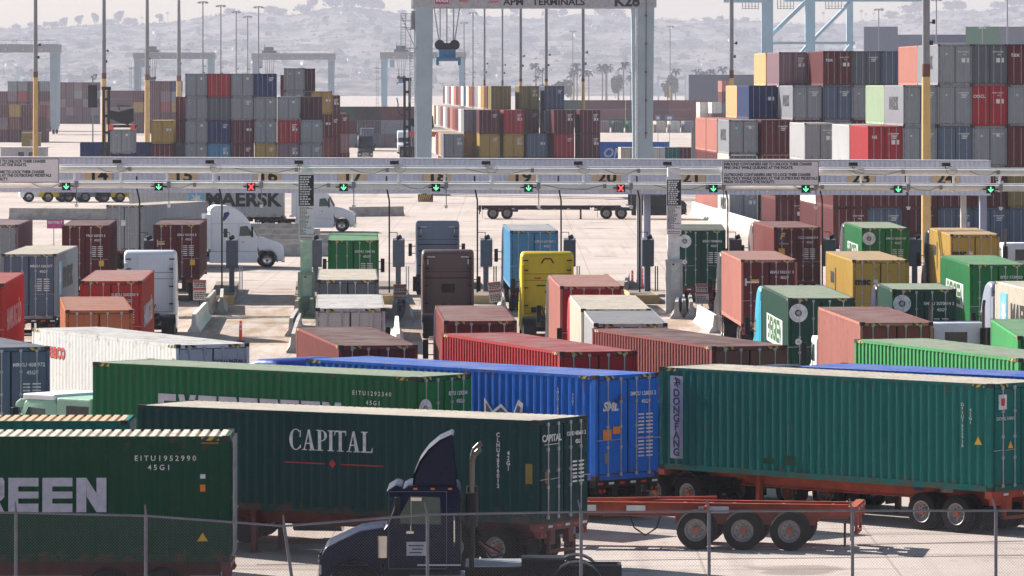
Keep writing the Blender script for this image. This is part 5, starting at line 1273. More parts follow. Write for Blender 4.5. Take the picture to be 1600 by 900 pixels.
# ---------------------------------------------------------------- gantry cranes over the stacks
def rtg(px0, px1, label, top=21.0, depth=8.0, text=None, trolley=.5, detail=False, spread_z=13, lw=1.5, col=None, s=None):
    s = s or (px1 - px0) / 23.5; W = 23.5; p = on(.5 * (px0 + px1), s); rz = LANE if detail else 0
    m = col or M_STEELB
    t = thing('yard_gantry_crane', p, rz, label, 'gantry crane', None if detail else 'rubber tyred gantry cranes')
    bz = top - 2.0
    for sx in (-1, 1):
        for y in (0, depth):
            mb = MB(); x = sx * W / 2
            mb.add([(x - lw / 2, y - .4, 1.8), (x + lw / 2, y - .4, 1.8), (x + lw / 2, y + .4, 1.8), (x - lw / 2, y + .4, 1.8),
                    (x - lw * .62, y - .5, bz), (x + lw * .62, y - .5, bz), (x + lw * .62, y + .5, bz), (x - lw * .62, y + .5, bz)], [(0, 1, 5, 4), (1, 2, 6, 5), (2, 3, 7, 6), (3, 0, 4, 7), (0, 3, 2, 1), (4, 5, 6, 7)])
            mb.build('leg', [m], t)
        mb = MB(); mb.box(sx * W / 2 - .5, sx * W / 2 + .5, -1, depth + 1, 1.1, 1.8); mb.build('sill_beam', [m], t)
        for y in (-.4, depth + .4):
            wv = link('wheel', TYRE, t, (sx * W / 2, y, .75)); wv.scale = (2.0, 1.45, 1.45)
    for y in (0, depth):
        mb = MB(); mb.box(-W / 2 - 1.2, W / 2 + 1.2, y - .55, y + .55, bz, top); mb.build('main_beam', [plain('beam_grey', (.36, .36, .38), .5)], t)
        mb = MB()
        for k in range(14): mb.beam((-W / 2 + k * W / 13, y - .6, top), (-W / 2 + k * W / 13, y - .6, top + 1.0), .03, 4)
        mb.beam((-W / 2, y - .6, top + 1.0), (W / 2, y - .6, top + 1.0), .03, 4); mb.build('handrail', [M_GALV], t)
    mb = MB(); tx = -W / 2 + W * trolley
    mb.box(tx - 2.2, tx + 2.2, 0, depth, top + .1, top + .8); mb.box(tx - 1.6, tx + 1.2, 1, depth - 1, top + .8, top + 2.0); mb.beam((tx - 1.4, 1, top + 2), (tx - 1.4, 1, top + 3), .1, 6)
    mb.build('trolley', [M_GREYP], t)
    mb = MB(); mb.box(tx - 3.4, tx - 2.0, -.5, 1.4, bz - 2.6, bz - .2); mb.build('operator_cab', [m], t) if not detail else None
    mb = MB()
    for sx in (-1.6, -.8, 0, .8, 1.6):
        for y in (depth / 2 - 1, depth / 2 + 1): mb.beam((tx + sx * .9, y, bz + .5), (tx + sx * (.5 if abs(sx) > 1 else .9), y, spread_z + 1.6), .035 if detail else .05, 4)
    mb.build('hoist_rope', [M_GREYP], t)
    mb = MB()
    mb.box(tx - 1.25, tx + 1.25, depth / 2 - 6, depth / 2 + 6, spread_z - .3, spread_z); mb.box(tx - .9, tx + .9, depth / 2 - 1.6, depth / 2 + 1.6, spread_z, spread_z + .9)
    for sx in (-1, 1):
        mb.box(tx + sx * 1.0, tx + sx * 1.3, depth / 2 - 6.1, depth / 2 - 5.7, spread_z - .8, spread_z + .1)
    sp = mb.build('spreader', [plain('spreader_blue', (.05, .17, .32), .5, vary=.3)], t)
    mb = MB()
    for sx in (-1, 1):
        mb.beam((tx + sx * .8, depth / 2 - 1.4, spread_z + 1.4), (tx + sx * .8, depth / 2 - 1.1, spread_z + 1.4), .55, 16)
    mb.box(tx - .5, tx + .5, depth / 2 - 1.2, depth / 2 + 1, spread_z + .8, spread_z + 1.6); mb.build('sheave', [M_BLK], sp)
    x = -W / 2 - lw * .75 - 1.2
    mb = MB()
    if detail:
        x = -13.25
        for a in (0, .62): mb.beam((x + a, 0, 9.8), (x + a, 0, 15.6), .04, 5)
        for k in range(20): mb.beam((x, 0, 9.9 + k * .29), (x + .62, 0, 9.9 + k * .29), .018, 4)
        for k in range(4): mb.beam((x, .2, 10 + 1.4 * k), (x + .62, .2, 11.4 + 1.4 * k), .02, 4)
        mb.box(x - .95, x + .8, -.6, .8, 15.6, 15.68)
        for a in (-.95, -.45, .1): mb.beam((x + a, 0, 15.6), (x + a, 0, 19.3), .035, 5)
        for k in range(12): mb.beam((x - .95, 0, 15.8 + k * .3), (x - .45, 0, 15.8 + k * .3), .018, 4)
        mb.beam((x - .9, 0, 19.0), (x + .5, 0, 15.8), .04, 5)
        for z in (17.8, 18.6, 19.3): mb.beam((x - .95, -.3, z), (x + .3, -.3, z), .03, 4)
        mb.box(x - .2, x + .6, -.6, .8, 17.6, 17.68); mb.box(x + .15, x + .6, -.1, .5, 17.7, 19.6)
    else:
        for a in (0, .6): mb.beam((x + a, 0, 3), (x + a, 0, bz - 1), .06, 4)
        for k in range(int((bz - 4) / 1.2)): mb.beam((x, 0, 3 + 1.2 * k), (x + .6, 0, 3 + 1.2 * k), .05, 4)
        mb.box(x - .5, x + 1.4, -.4, .6, bz - 3, bz - 2.8)
    mb.build('access_ladder', [M_GREYP], t)
    mb = MB()
    for k in range(5): mb.beam((-W / 2 + 3 + k * (W - 6) / 4, -.7, bz + .7), (-W / 2 + 3 + k * (W - 6) / 4, -.85, bz + .6), .18, 8)
    if not detail: mb.build('flood_lamp', [M_LAMP], t)
    return t, W, bz, top, s
t, W, bz, top, s_k = rtg(662.5, 1008, 'large grey-blue yard crane marked K28 over the centre stacks', top=21.95, text='K28', trolley=.108, detail=True, spread_z=14.6, lw=1.55)
bz = 21.95 - 2.0
def on_beam(name, s, size, x, z, mat, **k):
    o = link(name, text_mesh(s, size, mat, **k), t); o.matrix_local = Matrix.Translation((x, -.57, z)) @ FACE['door']; return o
on_beam('lettering', 'APM   TERMINALS', .95, 1.0, bz + .55, M_BLKLET, bold=.03, xs=1.15); on_beam('lettering', 'K28', 1.5, 9.8, bz + .62, M_BLKLET, bold=.06, xs=1.1)
mb = MB(); mb.box(-10.6, -9.1, -.57, -.552, bz + .35, bz + 1.6); mb.build('pink_sign', [plain('pink_sign', (.45, .03, .10), .5)], t)
on_beam('lettering', 'KCI', .8, -9.85, bz + .85, M_WHT, bold=.03).location.y = -.58
on_beam('lettering', 'GULF', .42, -7.6, bz + .75, M_RED, bold=.02)
mb = MB()
for q in range(3): mb.prismz([(-5.0 + q * .35, bz + .45), (-4.2 + q * .35, bz + .75), (-4.9 + q * .35, bz + .62)], -.565, -.555)
mb.build('red_emblem', [M_RED], t)
mb = MB()
for a in (-.98, -.85): mb.beam((W / 2 + a, -.5, 2), (W / 2 + a, -.6, bz), .07, 5)
mb.beam((W / 2 + .05, -.62, 6), (W / 2 + .1, -.66, bz + 1), .05, 5, 1)
for z in (6.5, 10, 13, 16, 19): mb.box(W / 2 - .05, W / 2 + .2, -.68, -.5, z, z + .2, 1)
mb.build('leg_pipes', [M_WHT, plain('rust_pipe', (.16, .08, .06), .8)], t)
rtg(214, 329, 'distant yard crane left of centre, second from the left', 22.5, trolley=.2, spread_z=13)
rtg(399, 517, 'distant yard crane just above the left yard stack', 22, trolley=.18, spread_z=9)
rtg(600, 722, 'distant pale yard crane behind the K28 crane leg', 22, trolley=.22, spread_z=13, col=M_CRBLUE)
rtg(-66, 84, 'distant yard crane at the left edge', 22, trolley=.1)
rtg(30, 70, 'tiny blue crane behind the left stacks', 24, col=M_CRBLUE, s=1.9)
rtg(965, 995, 'tiny blue crane left of the K28 right leg', 20, col=M_CRBLUE, s=1.5)
rtg(1030, 1070, 'tiny blue crane right of the K28 right leg', 20, col=M_CRBLUE, s=1.8)
# quay crane legs, light blue
s0 = 8.6; p = on(1265, s0); qc = thing('quay_crane', p, 0, 'tall light blue quay crane legs and bracing at upper right', 'quay crane')
X = lambda px: (px - 1265) / s0
for i, (a, wd, y) in enumerate(((1199, 2.1, 0), (1270, 1.8, 8), (1337, 1.2, 16))):
    mb = MB(); mb.box(X(a) - wd / 2, X(a) + wd / 2, y, y + 1.4, 0, 48); mb.build('leg', [M_CRBLUE], qc)
mb = MB()
for (a, b_, y) in (((1206, 55), (1263, 0), 3), ((1277, 60), (1334, 2), 10), ((1213, 130), (1262, 72), 3), ((1290, 130), (1334, 70), 10)):
    mb.beam((X(a[0]), y, zat(a[1], s0)), (X(b_[0]), y, zat(b_[1], s0)), .38, 8)
mb.build('diagonal_brace', [M_CRBLUE], qc)
mb = MB(); mb.box(X(1206), X(1337), 2, 3, zat(69, s0), zat(65, s0)); mb.box(X(1230), X(1450), 9, 11, zat(1, s0), zat(-8, s0)); mb.box(X(1130), X(1200), -1, 1, zat(4, s0), zat(-10, s0)); mb.build('cross_beam', [M_CRBLUE], qc)
mb = MB()
for a in (1160, 1215, 1290): mb.box(X(a), X(a + 26), 0, .1, zat(14, s0), zat(13, s0)); mb.box(X(a), X(a + 26), 0, .1, zat(10, s0), zat(9.4, s0)); [mb.beam((X(a + q * 5), 0, zat(14, s0)), (X(a + q * 5), 0, zat(-3, s0)), .07, 4) for q in range(6)]
mb.build('walkway_rail', [M_GALV], qc)

# ---------------------------------------------------------------- light masts
def mast(px, s, label, bz_, top=30.5, w0=.34, head=True, yz=None, r1=None):
    p = on(px, s); p.z = g(p.y); t = thing('light_mast', p, 0, label, 'light mast', 'high light masts in the yard')
    yz = yz or 12.0; r1 = r1 or .17
    mb = MB(); mb.beam((0, 0, 0), (0, 0, yz), w0, 12, 0, w0 * .86); mb.build('yellow_base', [M_YPOST], t, smooth=True)
    mb = MB(); mb.beam((0, 0, yz), (0, 0, yz + bz_), w0 * .87, 12); mb.build('brown_band', [M_BRBAND], t, smooth=True)
    mb = MB(); mb.beam((0, 0, yz + bz_), (0, 0, top), w0 * .80, 12, 0, r1); mb.build('shaft', [M_GREYP], t, smooth=True)
    if head:
        mb = MB(); mb.beam((0, 0, top), (0, 0, top + .12), 1.0, 14)
        for k in range(8): a = k * pi / 4; mb.box(1.0 * cos(a) - .2, 1.0 * cos(a) + .2, 1.0 * sin(a) - .2, 1.0 * sin(a) + .2, top - .35, top)
        mb.build('lamp_ring', [M_GALV], t)
    mb = MB()
    for z, dx in ((yz + 2.2, .35), (yz + 3.6, .5)): mb.beam((0, 0, z), (dx, 0, z), .04, 5); mb.box(dx - .1, dx + .1, -.15, .1, z - .1, z + .2)
    mb.build('camera_bracket', [M_BLK], t)
    return t
for px, s, lab, yo in ((55.5, 14, 'leftmost light mast with a tan base', 121), (162.5, 12, 'light mast behind the black stacker, second from left', 123), (230, 9.2, 'light mast third from left', 125), (279.5, 7.5, 'light mast left of the left yard stack', 127)):
    mast(px, s, lab, 9 / s, yz=11.5 + (136 - yo) / s, w0=4.3 / s, r1=2.2 / s)
for px, s, lab in ((317, 7.0, 'thin distant mast behind the left yard stack, first'), (345, 6.7, 'thin distant mast with lamp ring, second behind left stack'), (369, 6.2, 'thin distant mast with lamp ring, third behind left stack'), (387, 5.8, 'thin distant mast with lamp ring, fourth behind left stack'), (404, 6.6, 'thin distant mast left of the hazy crane top')):
    mast(px, s, lab, 1, yz=12.5, w0=.22, r1=.13)
for px, s, lab in ((757, 9.5, 'thin mast left under the K28 beam'), (785, 9.0, 'second thin mast under the K28 beam'), (739, 6.1, 'shorter far mast with head under the K28 beam'), (725, 5.3, 'shortest far mast beside the blue spreader')):
    mast(px, s, lab, 1, yz=11.7, w0=.22, r1=.15)
for px, s, lab in ((813.5, 11, 'grey mast with tan foot left of the middle under the crane beam'), (853.5, 11.5, 'grey mast with tan foot right of the middle under the crane beam'), (911, 12.5, 'thick mast with tan foot right under the crane beam')):
    mast(px, s, lab, .4, yz=11.5 + (136 - 127.5) / s, w0=2.6 / s + .04, r1=.2)
mast(1143, 15, 'tall grey and tan mast left of the right yard stack', 12 / 15, yz=11.5 + 14 / 15, w0=.27, r1=.23)
mast(1447, 23.6, 'thick tan and grey mast in front of the right yard stack', 20 / 23.6, yz=11.5 + 16 / 23.6, w0=.32, r1=.25)
for px, s, lab in ((1047, 5.0, 'thin far mast right of the K28 leg'), (1373, 6.4, 'thin far mast with head above the right yard stack'), (1463, 7.2, 'thin far mast right of the thick tan mast'), (1535, 4.9, 'thin far mast above the green ship boxes'), (1574, 8, 'thin far mast near the right edge'), (895, 4.6, 'tiny far mast under the right half of the beam')):
    mast(px, s, lab, 1, yz=12, w0=.2, r1=.12)

# ---------------------------------------------------------------- container handlers
def handler(px, s, label, mast_top=13.5, spread_z=6.9, side=1, dark=M_BLK):
    p = on(px, s); t = thing('container_handler', p, 0, label, 'container handler', 'black container handlers')
    mb = MB()
    for dx in (-.28, .28): mb.box(dx - .14, dx + .14, 0, .5, .6, mast_top)
    for k in range(6): mb.box(-.3, .3, .05, .4, 1 + k * mast_top / 6.3, 1.3 + k * mast_top / 6.3)
    mb.beam((-.5, .2, mast_top), (.5, .2, mast_top), .2, 8); mb.build('lift_mast', [dark], t)
    mb = MB(); mb.prismz([(-1.2, 1.0), (-1.3, 2.4), (-.6, 3.2), (.8, 3.1), (1.4, 2.2), (1.2, 1.0)], .6, 6.5); mb.build('body', [dark], t)
    mb = MB(); mb.box(-.9, .9, 3.0, 4.6, 3.1, 4.8); mb.box(-.8, .8, 2.95, 3.0, 3.5, 4.6, 1); mb.build('operator_cab', [dark, M_GLASS], t)
    for sx in (-1, 1):
        for y in (1.3, 5.4): wv = link('wheel', TYRE, t, (sx * 1.35, y, .8)); wv.scale = (1.8, 1.55, 1.55)
    mb = MB(); x1 = side * .4; x2 = side * 2.9
    mb.prismz([(x1, spread_z + 1.2), (x1, spread_z + 2.1), (x1 + side * .9, spread_z + 1.9), (x2, spread_z + 2.3), (x2 + side * .1, spread_z + 1.0), (x2 - side * .6, spread_z + .5), (x1 + side * .9, spread_z + .8)], -.3, 1.4)
    mb.box(x1, x2 + side * .3, -.4, 1.6, spread_z + .2, spread_z + .5); mb.tube([(side * 1.5, -.35, spread_z + 2.1), (side * 1.3, -.35, spread_z + 2.6), (side * 2.6, -.35, spread_z + 2.5)], .07, 5)
    mb.build('lifting_arm', [dark], t)
    mb = MB()
    for x in (x1 + side * .15, x2): mb.box(x - .25, x + .25, -.6, .0, spread_z - .05, spread_z + .55)
    mb.build('orange_grab', [plain('grab_orange', (.75, .10, .03), .5)], t)
    return t
handler(166, 14.4, 'black container handler with raised mast lifting a grey container', 11.5 - 2 / 14.4, 6.9, 1)
t = container('shipping_container', on(172, 14.4) + Vector((1.25, -.3, zat(240, 14.4))), LANE, 'grey', 'grey container held by the black handler at left', near=False, far=5, Hc=ST, group='containers stacked in the yard')
handler(636, 14.0, 'tall black container handler mast beside the K28 left leg', 11.5 + 12 / 14, 6.0, 1)
mb = MB(); mb.beam((-.3, 0, 2.5), (-10, -3, 0.6), .18, 6); mb.tube([(0, 0, 8.2), (-.7, 0, 8.4), (-1.05, 0, 8.9), (-1.0, 0, 9.6), (-1.15, 0, 10.3)], .07, 5)
h2 = bpy.data.objects['container_handler.001']; mb.build('swing_boom', [M_BLK], h2)
p = on(145, 13); t = thing('board_on_pole', p, 0, 'black panel on a tall thin pole at left', 'sign')
mb = MB(); mb.beam((0, 0, 0), (0, 0, 12.8), .08, 6); mb.tube([(-.2, 0, 12.8), (.2, 0, 12.4), (.5, 0, 13), (0, 0, 12.9)], .08, 5); mb.build('pole', [M_GREYP], t)
mb = MB(); mb.box(-.55, .55, -.3, .1, zat(168, 13), zat(133, 13)); mb.build('panel', [M_BLK], t)
for i, (px, s, h) in enumerate(((48, 10.2, 3.0),)):
    p = on(px, s); t = thing('storage_box', p, 0, 'mustard utility box at the foot of the leftmost mast', 'box'); p2 = zat(208, s)
    mb = MB(); mb.box(-1.4, 1.4, 0, 2, 0, p2 - 0); mb.build('box', [cp('olive')], t); mb = MB(); mb.box(-.1, 1.0, -.1, 0, .1, p2 - .9); mb.build('door', [plain('lav_door', (.3, .28, .36), .6)], t); mb = MB(); mb.box(-1.45, 1.45, -.05, 2.05, p2, p2 + .1); mb.build('lid', [cp('tan')], t)
# low site buildings at far left behind the board
p = on(35, 11.0); t = thing('site_office', p, 0, 'low pale site office behind the left notice board', 'building')
zt = zat(231, 11.0); mb = MB(); mb.box(-3.1, 3.2, 0, 5, 0, zt); mb.build('wall', [plain('office_wall', (.50, .48, .48), .8)], t); mb = MB(); mb.box(-3.3, 3.4, -.2, 5.2, zt, zt + .12); mb.build('roof', [plain('office_roof', (.62, .6, .58), .8)], t)
mb = MB(); mb.box(-.6, .2, -.03, -.002, zt - 1.3, zt - .6); mb.box(.9, 1.5, -.03, -.002, zt - 1.3, zt - .6); mb.build('window', [M_GLASS], t)
# blue yard signs on posts at right of the crane leg
for i, px in enumerate((1028, 1046)):
    p = on(px, 8.8); t = thing('yard_sign', p, 0, 'small blue-violet yard sign on a thin pole, ' + ('left one' if i == 0 else 'right, wider one'), 'sign', 'blue yard signs')
    mb = MB(); mb.beam((0, .05, 0), (0, .05, zat(184, 8.8)), .05, 5); mb.build('pole', [M_GREYP], t)
    mb = MB(); w_ = .5 if i == 0 else .8; z = zat(189, 8.8); mb.box(-w_, w_, -.04, .04, z, z + 1.1); mb.box(-w_ * .5, w_ * .5, -.05, -.041, z + .3, z + .8, 1); mb.build('board', [plain('sign_violet', (.13, .14, .30), .6), M_WHT], t)
p = on(1084, 12.5); t = thing('grey_post', p, 0, 'stout grey post in the yard right of the crane leg', 'post'); mb = MB(); mb.box(-.3, .3, 0, .5, 0, zat(200, 12.5)); mb.box(-.35, .35, -.05, .55, zat(200, 12.5), zat(199, 12.5)); mb.build('post', [M_GREYP], t)

# trucks on the yard road
tractor(ahead(on(571, 10.0), R(180 + 2), -7.5), R(182), 'black and white tractor coming down the yard road', P_BLACK, group='vehicles on the yard road')
c0 = on(575, 8.7); ch = chassis(c0, LANE, 'chassis under the dark box on the yard road', near=False); container('shipping_container', c0 + Vector((0, 0, 1.17)), LANE, 'slate', 'dark container on a trailer up the yard road', near=False, group='containers on the yard road')
for i, (px, s, c_) in enumerate(((628, 8.0, 'slate'), (622, 7.2, 'dgrey'), (617, 6.6, 'slate'))):
    c0 = on(px, s); chassis(c0, LANE, 'chassis of the %s parked trailer along the road beside the black mast' % ORD[i], near=False); container('shipping_container', c0 + Vector((0, 0, 1.17)), LANE, c_, 'dark parked trailer box, %s along the road beside the black mast' % ORD[i], near=False, Hc=ST, group='containers on the yard road')
tractor(on(631, 9.0), R(182), 'white tractor facing the camera beside the tall black mast', P_WHITE, group='vehicles on the yard road')
tractor(on(590, 6.6), R(182), 'small white tractor far up the yard road', P_WHITE, kind='day', group='vehicles on the yard road')
tractor(on(603, 6.2), R(182), 'small dark tractor far up the yard road', P_BLACK, kind='day', group='vehicles on the yard road')
# small yellow and dark machines between the rows behind the seatbelt sign
def loader(px, s, label, c_):
    p = on(px, s); t = thing('yard_tractor', p, R(-80), label, 'yard tractor', 'yard tractors behind the canopy')
    mb = MB(); mb.prism([(0, .5), (0, 1.0), (2.6, 1.0), (2.6, 2.6), (3.0, 2.75), (4.0, 2.7), (4.3, 1.8), (4.9, 1.5), (5.0, .5)], -1.1, 1.1); mb.build('body', [c_], t, bevel=.05)
    mb = MB(); mb.box(1.102, 1.115, 3.0, 3.9, 1.75, 2.5); mb.box(-1.115, -1.102, 3.0, 3.9, 1.75, 2.5); mb.build('window', [M_GLASS], t)
    for sx in (-1, 1):
        wheel(t, sx * 1.0, .9); wheel(t, sx * 1.0, 4.2)
    return t
for px, c_, lab in ((30, P_WHITE, 'white yard tractor below the left board'), (60, P_YEL, 'yellow yard tractor near the left end'), (92, P_BLACK, 'dark yard tractor between yellow ones at left'), (118, P_GREY, 'grey yard tractor in the machine row'), (148, P_NAVY, 'navy yard tractor in the machine row'), (172, P_YEL, 'second yellow yard tractor in the machine row'), (196, P_YEL, 'third yellow yard tractor, beside the star container'), (215, P_WHITE, 'white yard tractor next to the star container')):
    loader(px, 15.6, lab, c_)

# ---------------------------------------------------------------- trees and houses on the hills
LEAF = [plain('foliage_%d' % i, c_, .95, vary=.4, scale=.5) for i, c_ in enumerate(((.035, .05, .028), (.055, .065, .035), (.025, .035, .025)))]
BARK = plain('bark', (.12, .09, .07), .95)
def crown_mesh(seed, rx, rz, lobes, n=260, fl=.34):
    rg = random.Random(seed); mb = MB()
    cs = [(rg.uniform(-.6, .6) * rx, rg.uniform(-.6, .6) * rx, rg.uniform(-.4, .6) * rz, rg.uniform(.35, .6)) for _ in range(lobes)]
    for k in range(n):
        cx, cy, cz, q = rg.choice(cs)
        while True:
            d = Vector((rg.uniform(-1, 1), rg.uniform(-1, 1), rg.uniform(-1, 1)))
            if d.length < 1: break
        d = d.normalized() * rg.uniform(.55, 1.0)
        c = Vector((cx + d.x * rx * q, cy + d.y * rx * q, cz + d.z * rz * q)); a = Vector((rg.gauss(0, 1), rg.gauss(0, 1), rg.gauss(0, 1))).normalized(); b = a.orthogonal().normalized(); f = fl * rg.uniform(.6, 1.5)
        e = a.cross(b); mb.add([c - b * f, c + e * f, c + b * f, c - e * f * .8], [(0, 1, 2, 3)])
    return mb
TREES = []
for i, (rx, rz, h, lo) in enumerate(((3.2, 2.0, 3.6, 6), (2.2, 2.6, 4.0, 5), (4.2, 1.9, 3.0, 8), (1.5, 2.9, 4.4, 4))):
    mb = crown_mesh(i + 3, rx, rz, lo, 300, .5); mb.v = [(x, y, z + h) for x, y, z in mb.v]
    cm = mb.mesh('crown', [LEAF[i % 3]])
    mb = MB(); mb.beam((0, 0, -.8), (.1, 0, h * .55), .28, 7, 0, .18); mb.beam((.1, 0, h * .5), (rx * .4, 0, h), .16, 5, 0, .07); mb.beam((.1, 0, h * .5), (-rx * .35, .3, h), .14, 5, 0, .06); mb.beam((0, 0, h * .5), (0, -rx * .3, h * 1.1), .12, 5, 0, .05)
    TREES.append((cm, mb.mesh('trunk', [BARK])))
mb = MB(); rg = random.Random(2)
for k in range(26):
    a = rg.uniform(0, 2 * pi); dz = rg.uniform(-.5, 1.0); pts = [Vector((0, 0, 9)), Vector((cos(a) * 1.1, sin(a) * 1.1, 9.3 + dz)), Vector((cos(a) * 2.0, sin(a) * 2.0, 8.6 + dz * 1.2))]
    wv = Vector((-sin(a), cos(a), 0)) * .28
    mb.add([pts[0] - wv * .3, pts[0] + wv * .3, pts[1] + wv, pts[1] - wv], [(0, 1, 2, 3)]); mb.add([pts[1] - wv, pts[1] + wv, pts[2] + wv * .2, pts[2] - wv * .2], [(0, 1, 2, 3)])
pc = mb.mesh('crown', [LEAF[2]]); mb = MB(); mb.tube([(0, 0, -.5), (.15, 0, 4), (.1, 0, 9.1)], .16, 7); pt = mb.mesh('trunk', [BARK])
def tree(px, Y, z, kind, sc, label, cat='tree'):
    p = Vector(((px - 800) * Y / F, Y, z)); t = thing('palm_tree' if kind == 'p' else 'hill_tree', p, random.uniform(0, 6.28), label, cat, 'palms along the yard edge' if kind == 'p' else 'trees on the hills')
    cm, tm = (pc, pt) if kind == 'p' else TREES[kind]
    link('crown', cm, t); link('trunk', tm, t); k_ = 2.8 if Y > 5000 else 1.0; t.scale = (sc * k_, sc * k_, sc * k_); return t
random.seed(11)
def hz(px, Y): return hill_z(px, (Y - FY) / (HY - FY))
def where(px):
    for lim, s in ((140, 'above the left edge'), (300, 'above the left masts'), (450, 'above the left yard stack'), (640, 'left of the K28 crane'), (800, 'under left crane beam'), (1000, 'under right crane beam'), (1200, 'right of the K28 crane'), (1400, 'around the quay crane'), (1700, 'above the right yard stack')):
        if px < lim: return s
sky_tr = [(47, 1, .8), (60, 2, .7), (72, 1, .8), (86, 2, 1.0), (99, 1, 1.1), (123, 1, 1.2), (148, 1, 1.3), (173, 2, .9), (186, 1, 1.5), (204, 2, 1.2), (222, 'p', .6), (249, 1, 1.1), (262, 'p', .75), (360, 2, .9), (424, 2, 1.2), (440, 2, 1.0), (475, 2, 1.3), (489, 1, 1.5), (520, 2, 1.6), (537, 0, 1.8), (548, 2, 1.5), (566, 0, 1.6), (580, 2, 1.7), (592, 0, 1.2), (628, 2, .8),
          (690, 2, 1.0), (710, 0, 1.0), (730, 2, 1.1), (803, 1, 1.2), (860, 2, 1.2), (880, 0, 1.0), (940, 2, 1.2), (953, 0, 1.2), (968, 2, 1.1), (1105, 2, .7), (1125, 0, .7), (1165, 2, .7), (1287, 'p', .8), (1300, 1, .7), (1346, 'p', .8), (1353, 'p', .6), (1365, 'p', .6), (1378, 'p', .8), (1392, 2, 1.2), (1405, 'p', .7), (1424, 2, 1.4), (1436, 0, 1.5), (1490, 2, 1.5), (1502, 0, 1.2), (1560, 2, 1.1), (1580, 0, 1.4), (1592, 2, 1.6)]
nw = {}
for px, k, sc in sky_tr:
    w_ = where(px); nw[w_] = nw.get(w_, 0) + 1
    Y = HY - 12; z = hill_z(px, 1) - 4.0
    tree(px, Y, z, k, sc * 1.15, '%s on the ridge, %s %s' % ('slim palm' if k == 'p' else ['round tree', 'bushy tree', 'wide dark tree', 'tall tree'][k], ORD[nw[w_] - 1], w_))
nw = {}
for k in range(230):
    px = random.uniform(0, 1600); Y = FY + 150 + (HY - FY - 250) * random.random() ** .8; w_ = where(px); nw[w_] = nw.get(w_, 0) + 1
    if nw[w_] > 20: continue
    kk = random.choice([0, 1, 2, 2, 3])
    tree(px, Y, hz(px, Y) - 5.5, kk, random.uniform(.6, 1.25), '%s on hillside, %s one %s' % (['round tree', 'bushy tree', 'wide dark tree', 'tall tree'][kk], ORD[nw[w_] - 1], w_))
nw = {}
for k in range(30):
    px = random.choice([random.uniform(828, 990), random.uniform(828, 990), random.uniform(1040, 1130)]); Y = random.uniform(3100, 3500); w_ = 'palm grove under the crane beam' if px < 1000 else 'palm grove right of the crane'
    nw[w_] = nw.get(w_, 0) + 1
    if nw[w_] > 20: continue
    if random.random() < .7: tree(px, Y, -.2, 'p', random.uniform(1.8, 2.7), 'palm, %s of the %s' % (ORD[nw[w_] - 1], w_), 'palm')
    else: tree(px, Y, -.2, random.choice([1, 3]), random.uniform(1.8, 3.2), 'hazy tree, %s of the %s' % (ORD[nw[w_] - 1], w_))
HWALL = [plain('house_wall_%d' % i, c_, .9, vary=.1) for i, c_ in enumerate(((.70, .66, .60), (.55, .47, .40), (.60, .58, .58)))]
HROOF = [plain('house_roof_%d' % i, c_, .9, vary=.2) for i, c_ in enumerate(((.32, .18, .13), (.30, .29, .30), (.42, .36, .32)))]
HW = plain('house_window', (.05, .06, .07), .4)
nw = {}
for k in range(130):
    px = random.uniform(0, 1600); Y = FY + 200 + (HY - FY - 400) * random.random(); w_ = where(px); nw[w_] = nw.get(w_, 0) + 1
    if nw[w_] > 20: continue
    z = hz(px, Y) - 2.4; wd, dp, h = random.uniform(7, 18), random.uniform(8, 12), random.uniform(4, 6.5); i = random.randrange(3); j = random.randrange(3)
    t = thing('hillside_house', Vector(((px - 800) * Y / F, Y, z)), R(random.uniform(-25, 25)), '%s house on the hillside, %s from left %s' % (['white', 'tan', 'pale grey'][i], ORD[nw[w_] - 1] if 0 else ORD[nw[w_] - 1] + ' one', w_), 'house', 'houses on the hillside')
    t['label'] = '%s house on the hillside, %s one %s' % (['white', 'tan', 'pale grey'][i], ORD[nw[w_] - 1], w_)
    mb = MB(); mb.box(-wd / 2, wd / 2, 0, dp, 0, h + 1.2); mb.build('wall', [HWALL[i]], t)
    mb = MB(); mb.prismz([(-wd / 2 - .3, h + 1.2), (0, h + 2.2), (wd / 2 + .3, h + 1.2)], -.3, dp + .3); mb.build('roof', [HROOF[j]], t)
    mb = MB()
    for q in range(3): x = -wd / 2 + wd * (q + .5) / 3; mb.box(x - .4, x + .4, -.03, -.002, h - .4, h + .7)
    mb.build('window', [HW], t)
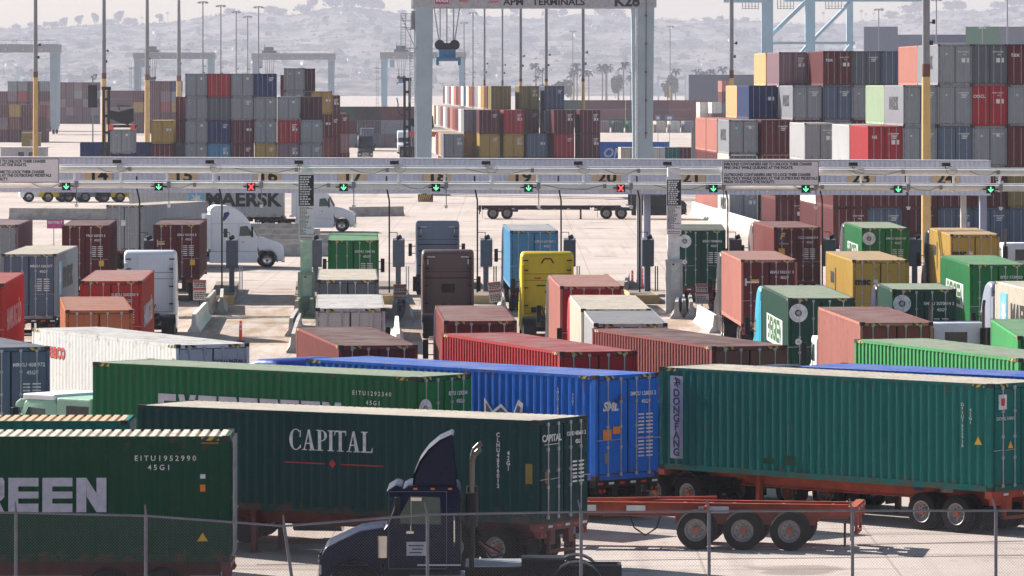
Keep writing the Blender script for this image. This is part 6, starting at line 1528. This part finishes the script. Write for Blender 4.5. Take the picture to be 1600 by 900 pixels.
# pavilion with upturned roof on the ridge at left
Y = HY - 6; p = Vector(((25 - 800) * Y / F, Y, hill_z(25, 1) - .9)); t = thing('hilltop_pavilion', p, 0, 'small pavilion with an upturned tiered roof on the ridge at left', 'pavilion'); t.scale = (2.3, 2.3, 2.3)
mb = MB(); mb.box(-3.2, 3.2, 0, 4, 0, 2.6); mb.build('wall', [HWALL[1]], t)
mb = MB(); mb.prismz([(-5.4, 2.9), (-3.4, 2.5), (3.4, 2.5), (5.4, 2.9), (2.4, 3.7), (1.6, 4.3), (.4, 4.6), (0, 5.5), (-.4, 4.6), (-1.6, 4.3), (-2.4, 3.7)], -.6, 4.6); mb.build('roof', [HROOF[1]], t)

build_stuff()
# scrub and brush over the slopes: too many to count, one object
mb = MB(); rg = random.Random(21)
for k in range(2300):
    ridge = k < 420
    px = rg.uniform(-60, 1660); t_ = 1.0 if ridge else .1 + .9 * rg.random() ** .7; Y = FY + t_ * (HY - FY); z = hill_z(px, t_)
    cxx = (px - 800) * Y / F; r_ = rg.uniform(3, 11) if not ridge else rg.uniform(3, 13); hh = r_ * rg.uniform(.35, .8)
    if rg.random() < .5: r_ *= .6
    for q in range(22):
        a = rg.uniform(0, 6.28); rr = r_ * sqrt(rg.random()); c_ = Vector((cxx + rr * cos(a), Y - 6 + rr * sin(a) * .5, z - 1.5 + hh * (1 - (rr / r_) ** 2) * rg.uniform(.2, 1.0)))
        u = Vector((rg.gauss(0, 1), rg.gauss(0, 1), rg.gauss(0, 1))).normalized(); v_ = u.orthogonal().normalized(); f_ = rg.uniform(.7, 1.8)
        mb.add([c_ - u * f_, c_ - v_ * f_, c_ + u * f_, c_ + v_ * f_], [(0, 1, 2, 3)], q % 2)
o = mb.build('hillside_scrub', [LEAF[0], LEAF[2]]); tag(o, kind='stuff')
# ---------------------------------------------------------------- air
m = bpy.data.materials.new('haze_air'); m.use_nodes = True; n = m.node_tree
for x in list(n.nodes):
    if x.type == 'BSDF_PRINCIPLED': n.nodes.remove(x)
pv = n.nodes.new('ShaderNodeVolumePrincipled'); pv.inputs['Color'].default_value = (.78, .78, .89, 1); pv.inputs['Density'].default_value = .000105; pv.inputs['Anisotropy'].default_value = .0
n.links.new(pv.outputs[0], [x for x in n.nodes if x.type == 'OUTPUT_MATERIAL'][0].inputs['Volume'])
mb = MB(); mb.box(-3900, 3900, -100, 11500, -2.2, 190); o = mb.build('haze', [m]); tag(o, kind='stuff')
for k, v in LABELS.items():
    if len(v) > 1: print('DUP LABEL', k, v[:4])
    if len(k.split()) > 16 or len(k.split()) < 4: print('LEN', len(k.split()), k)
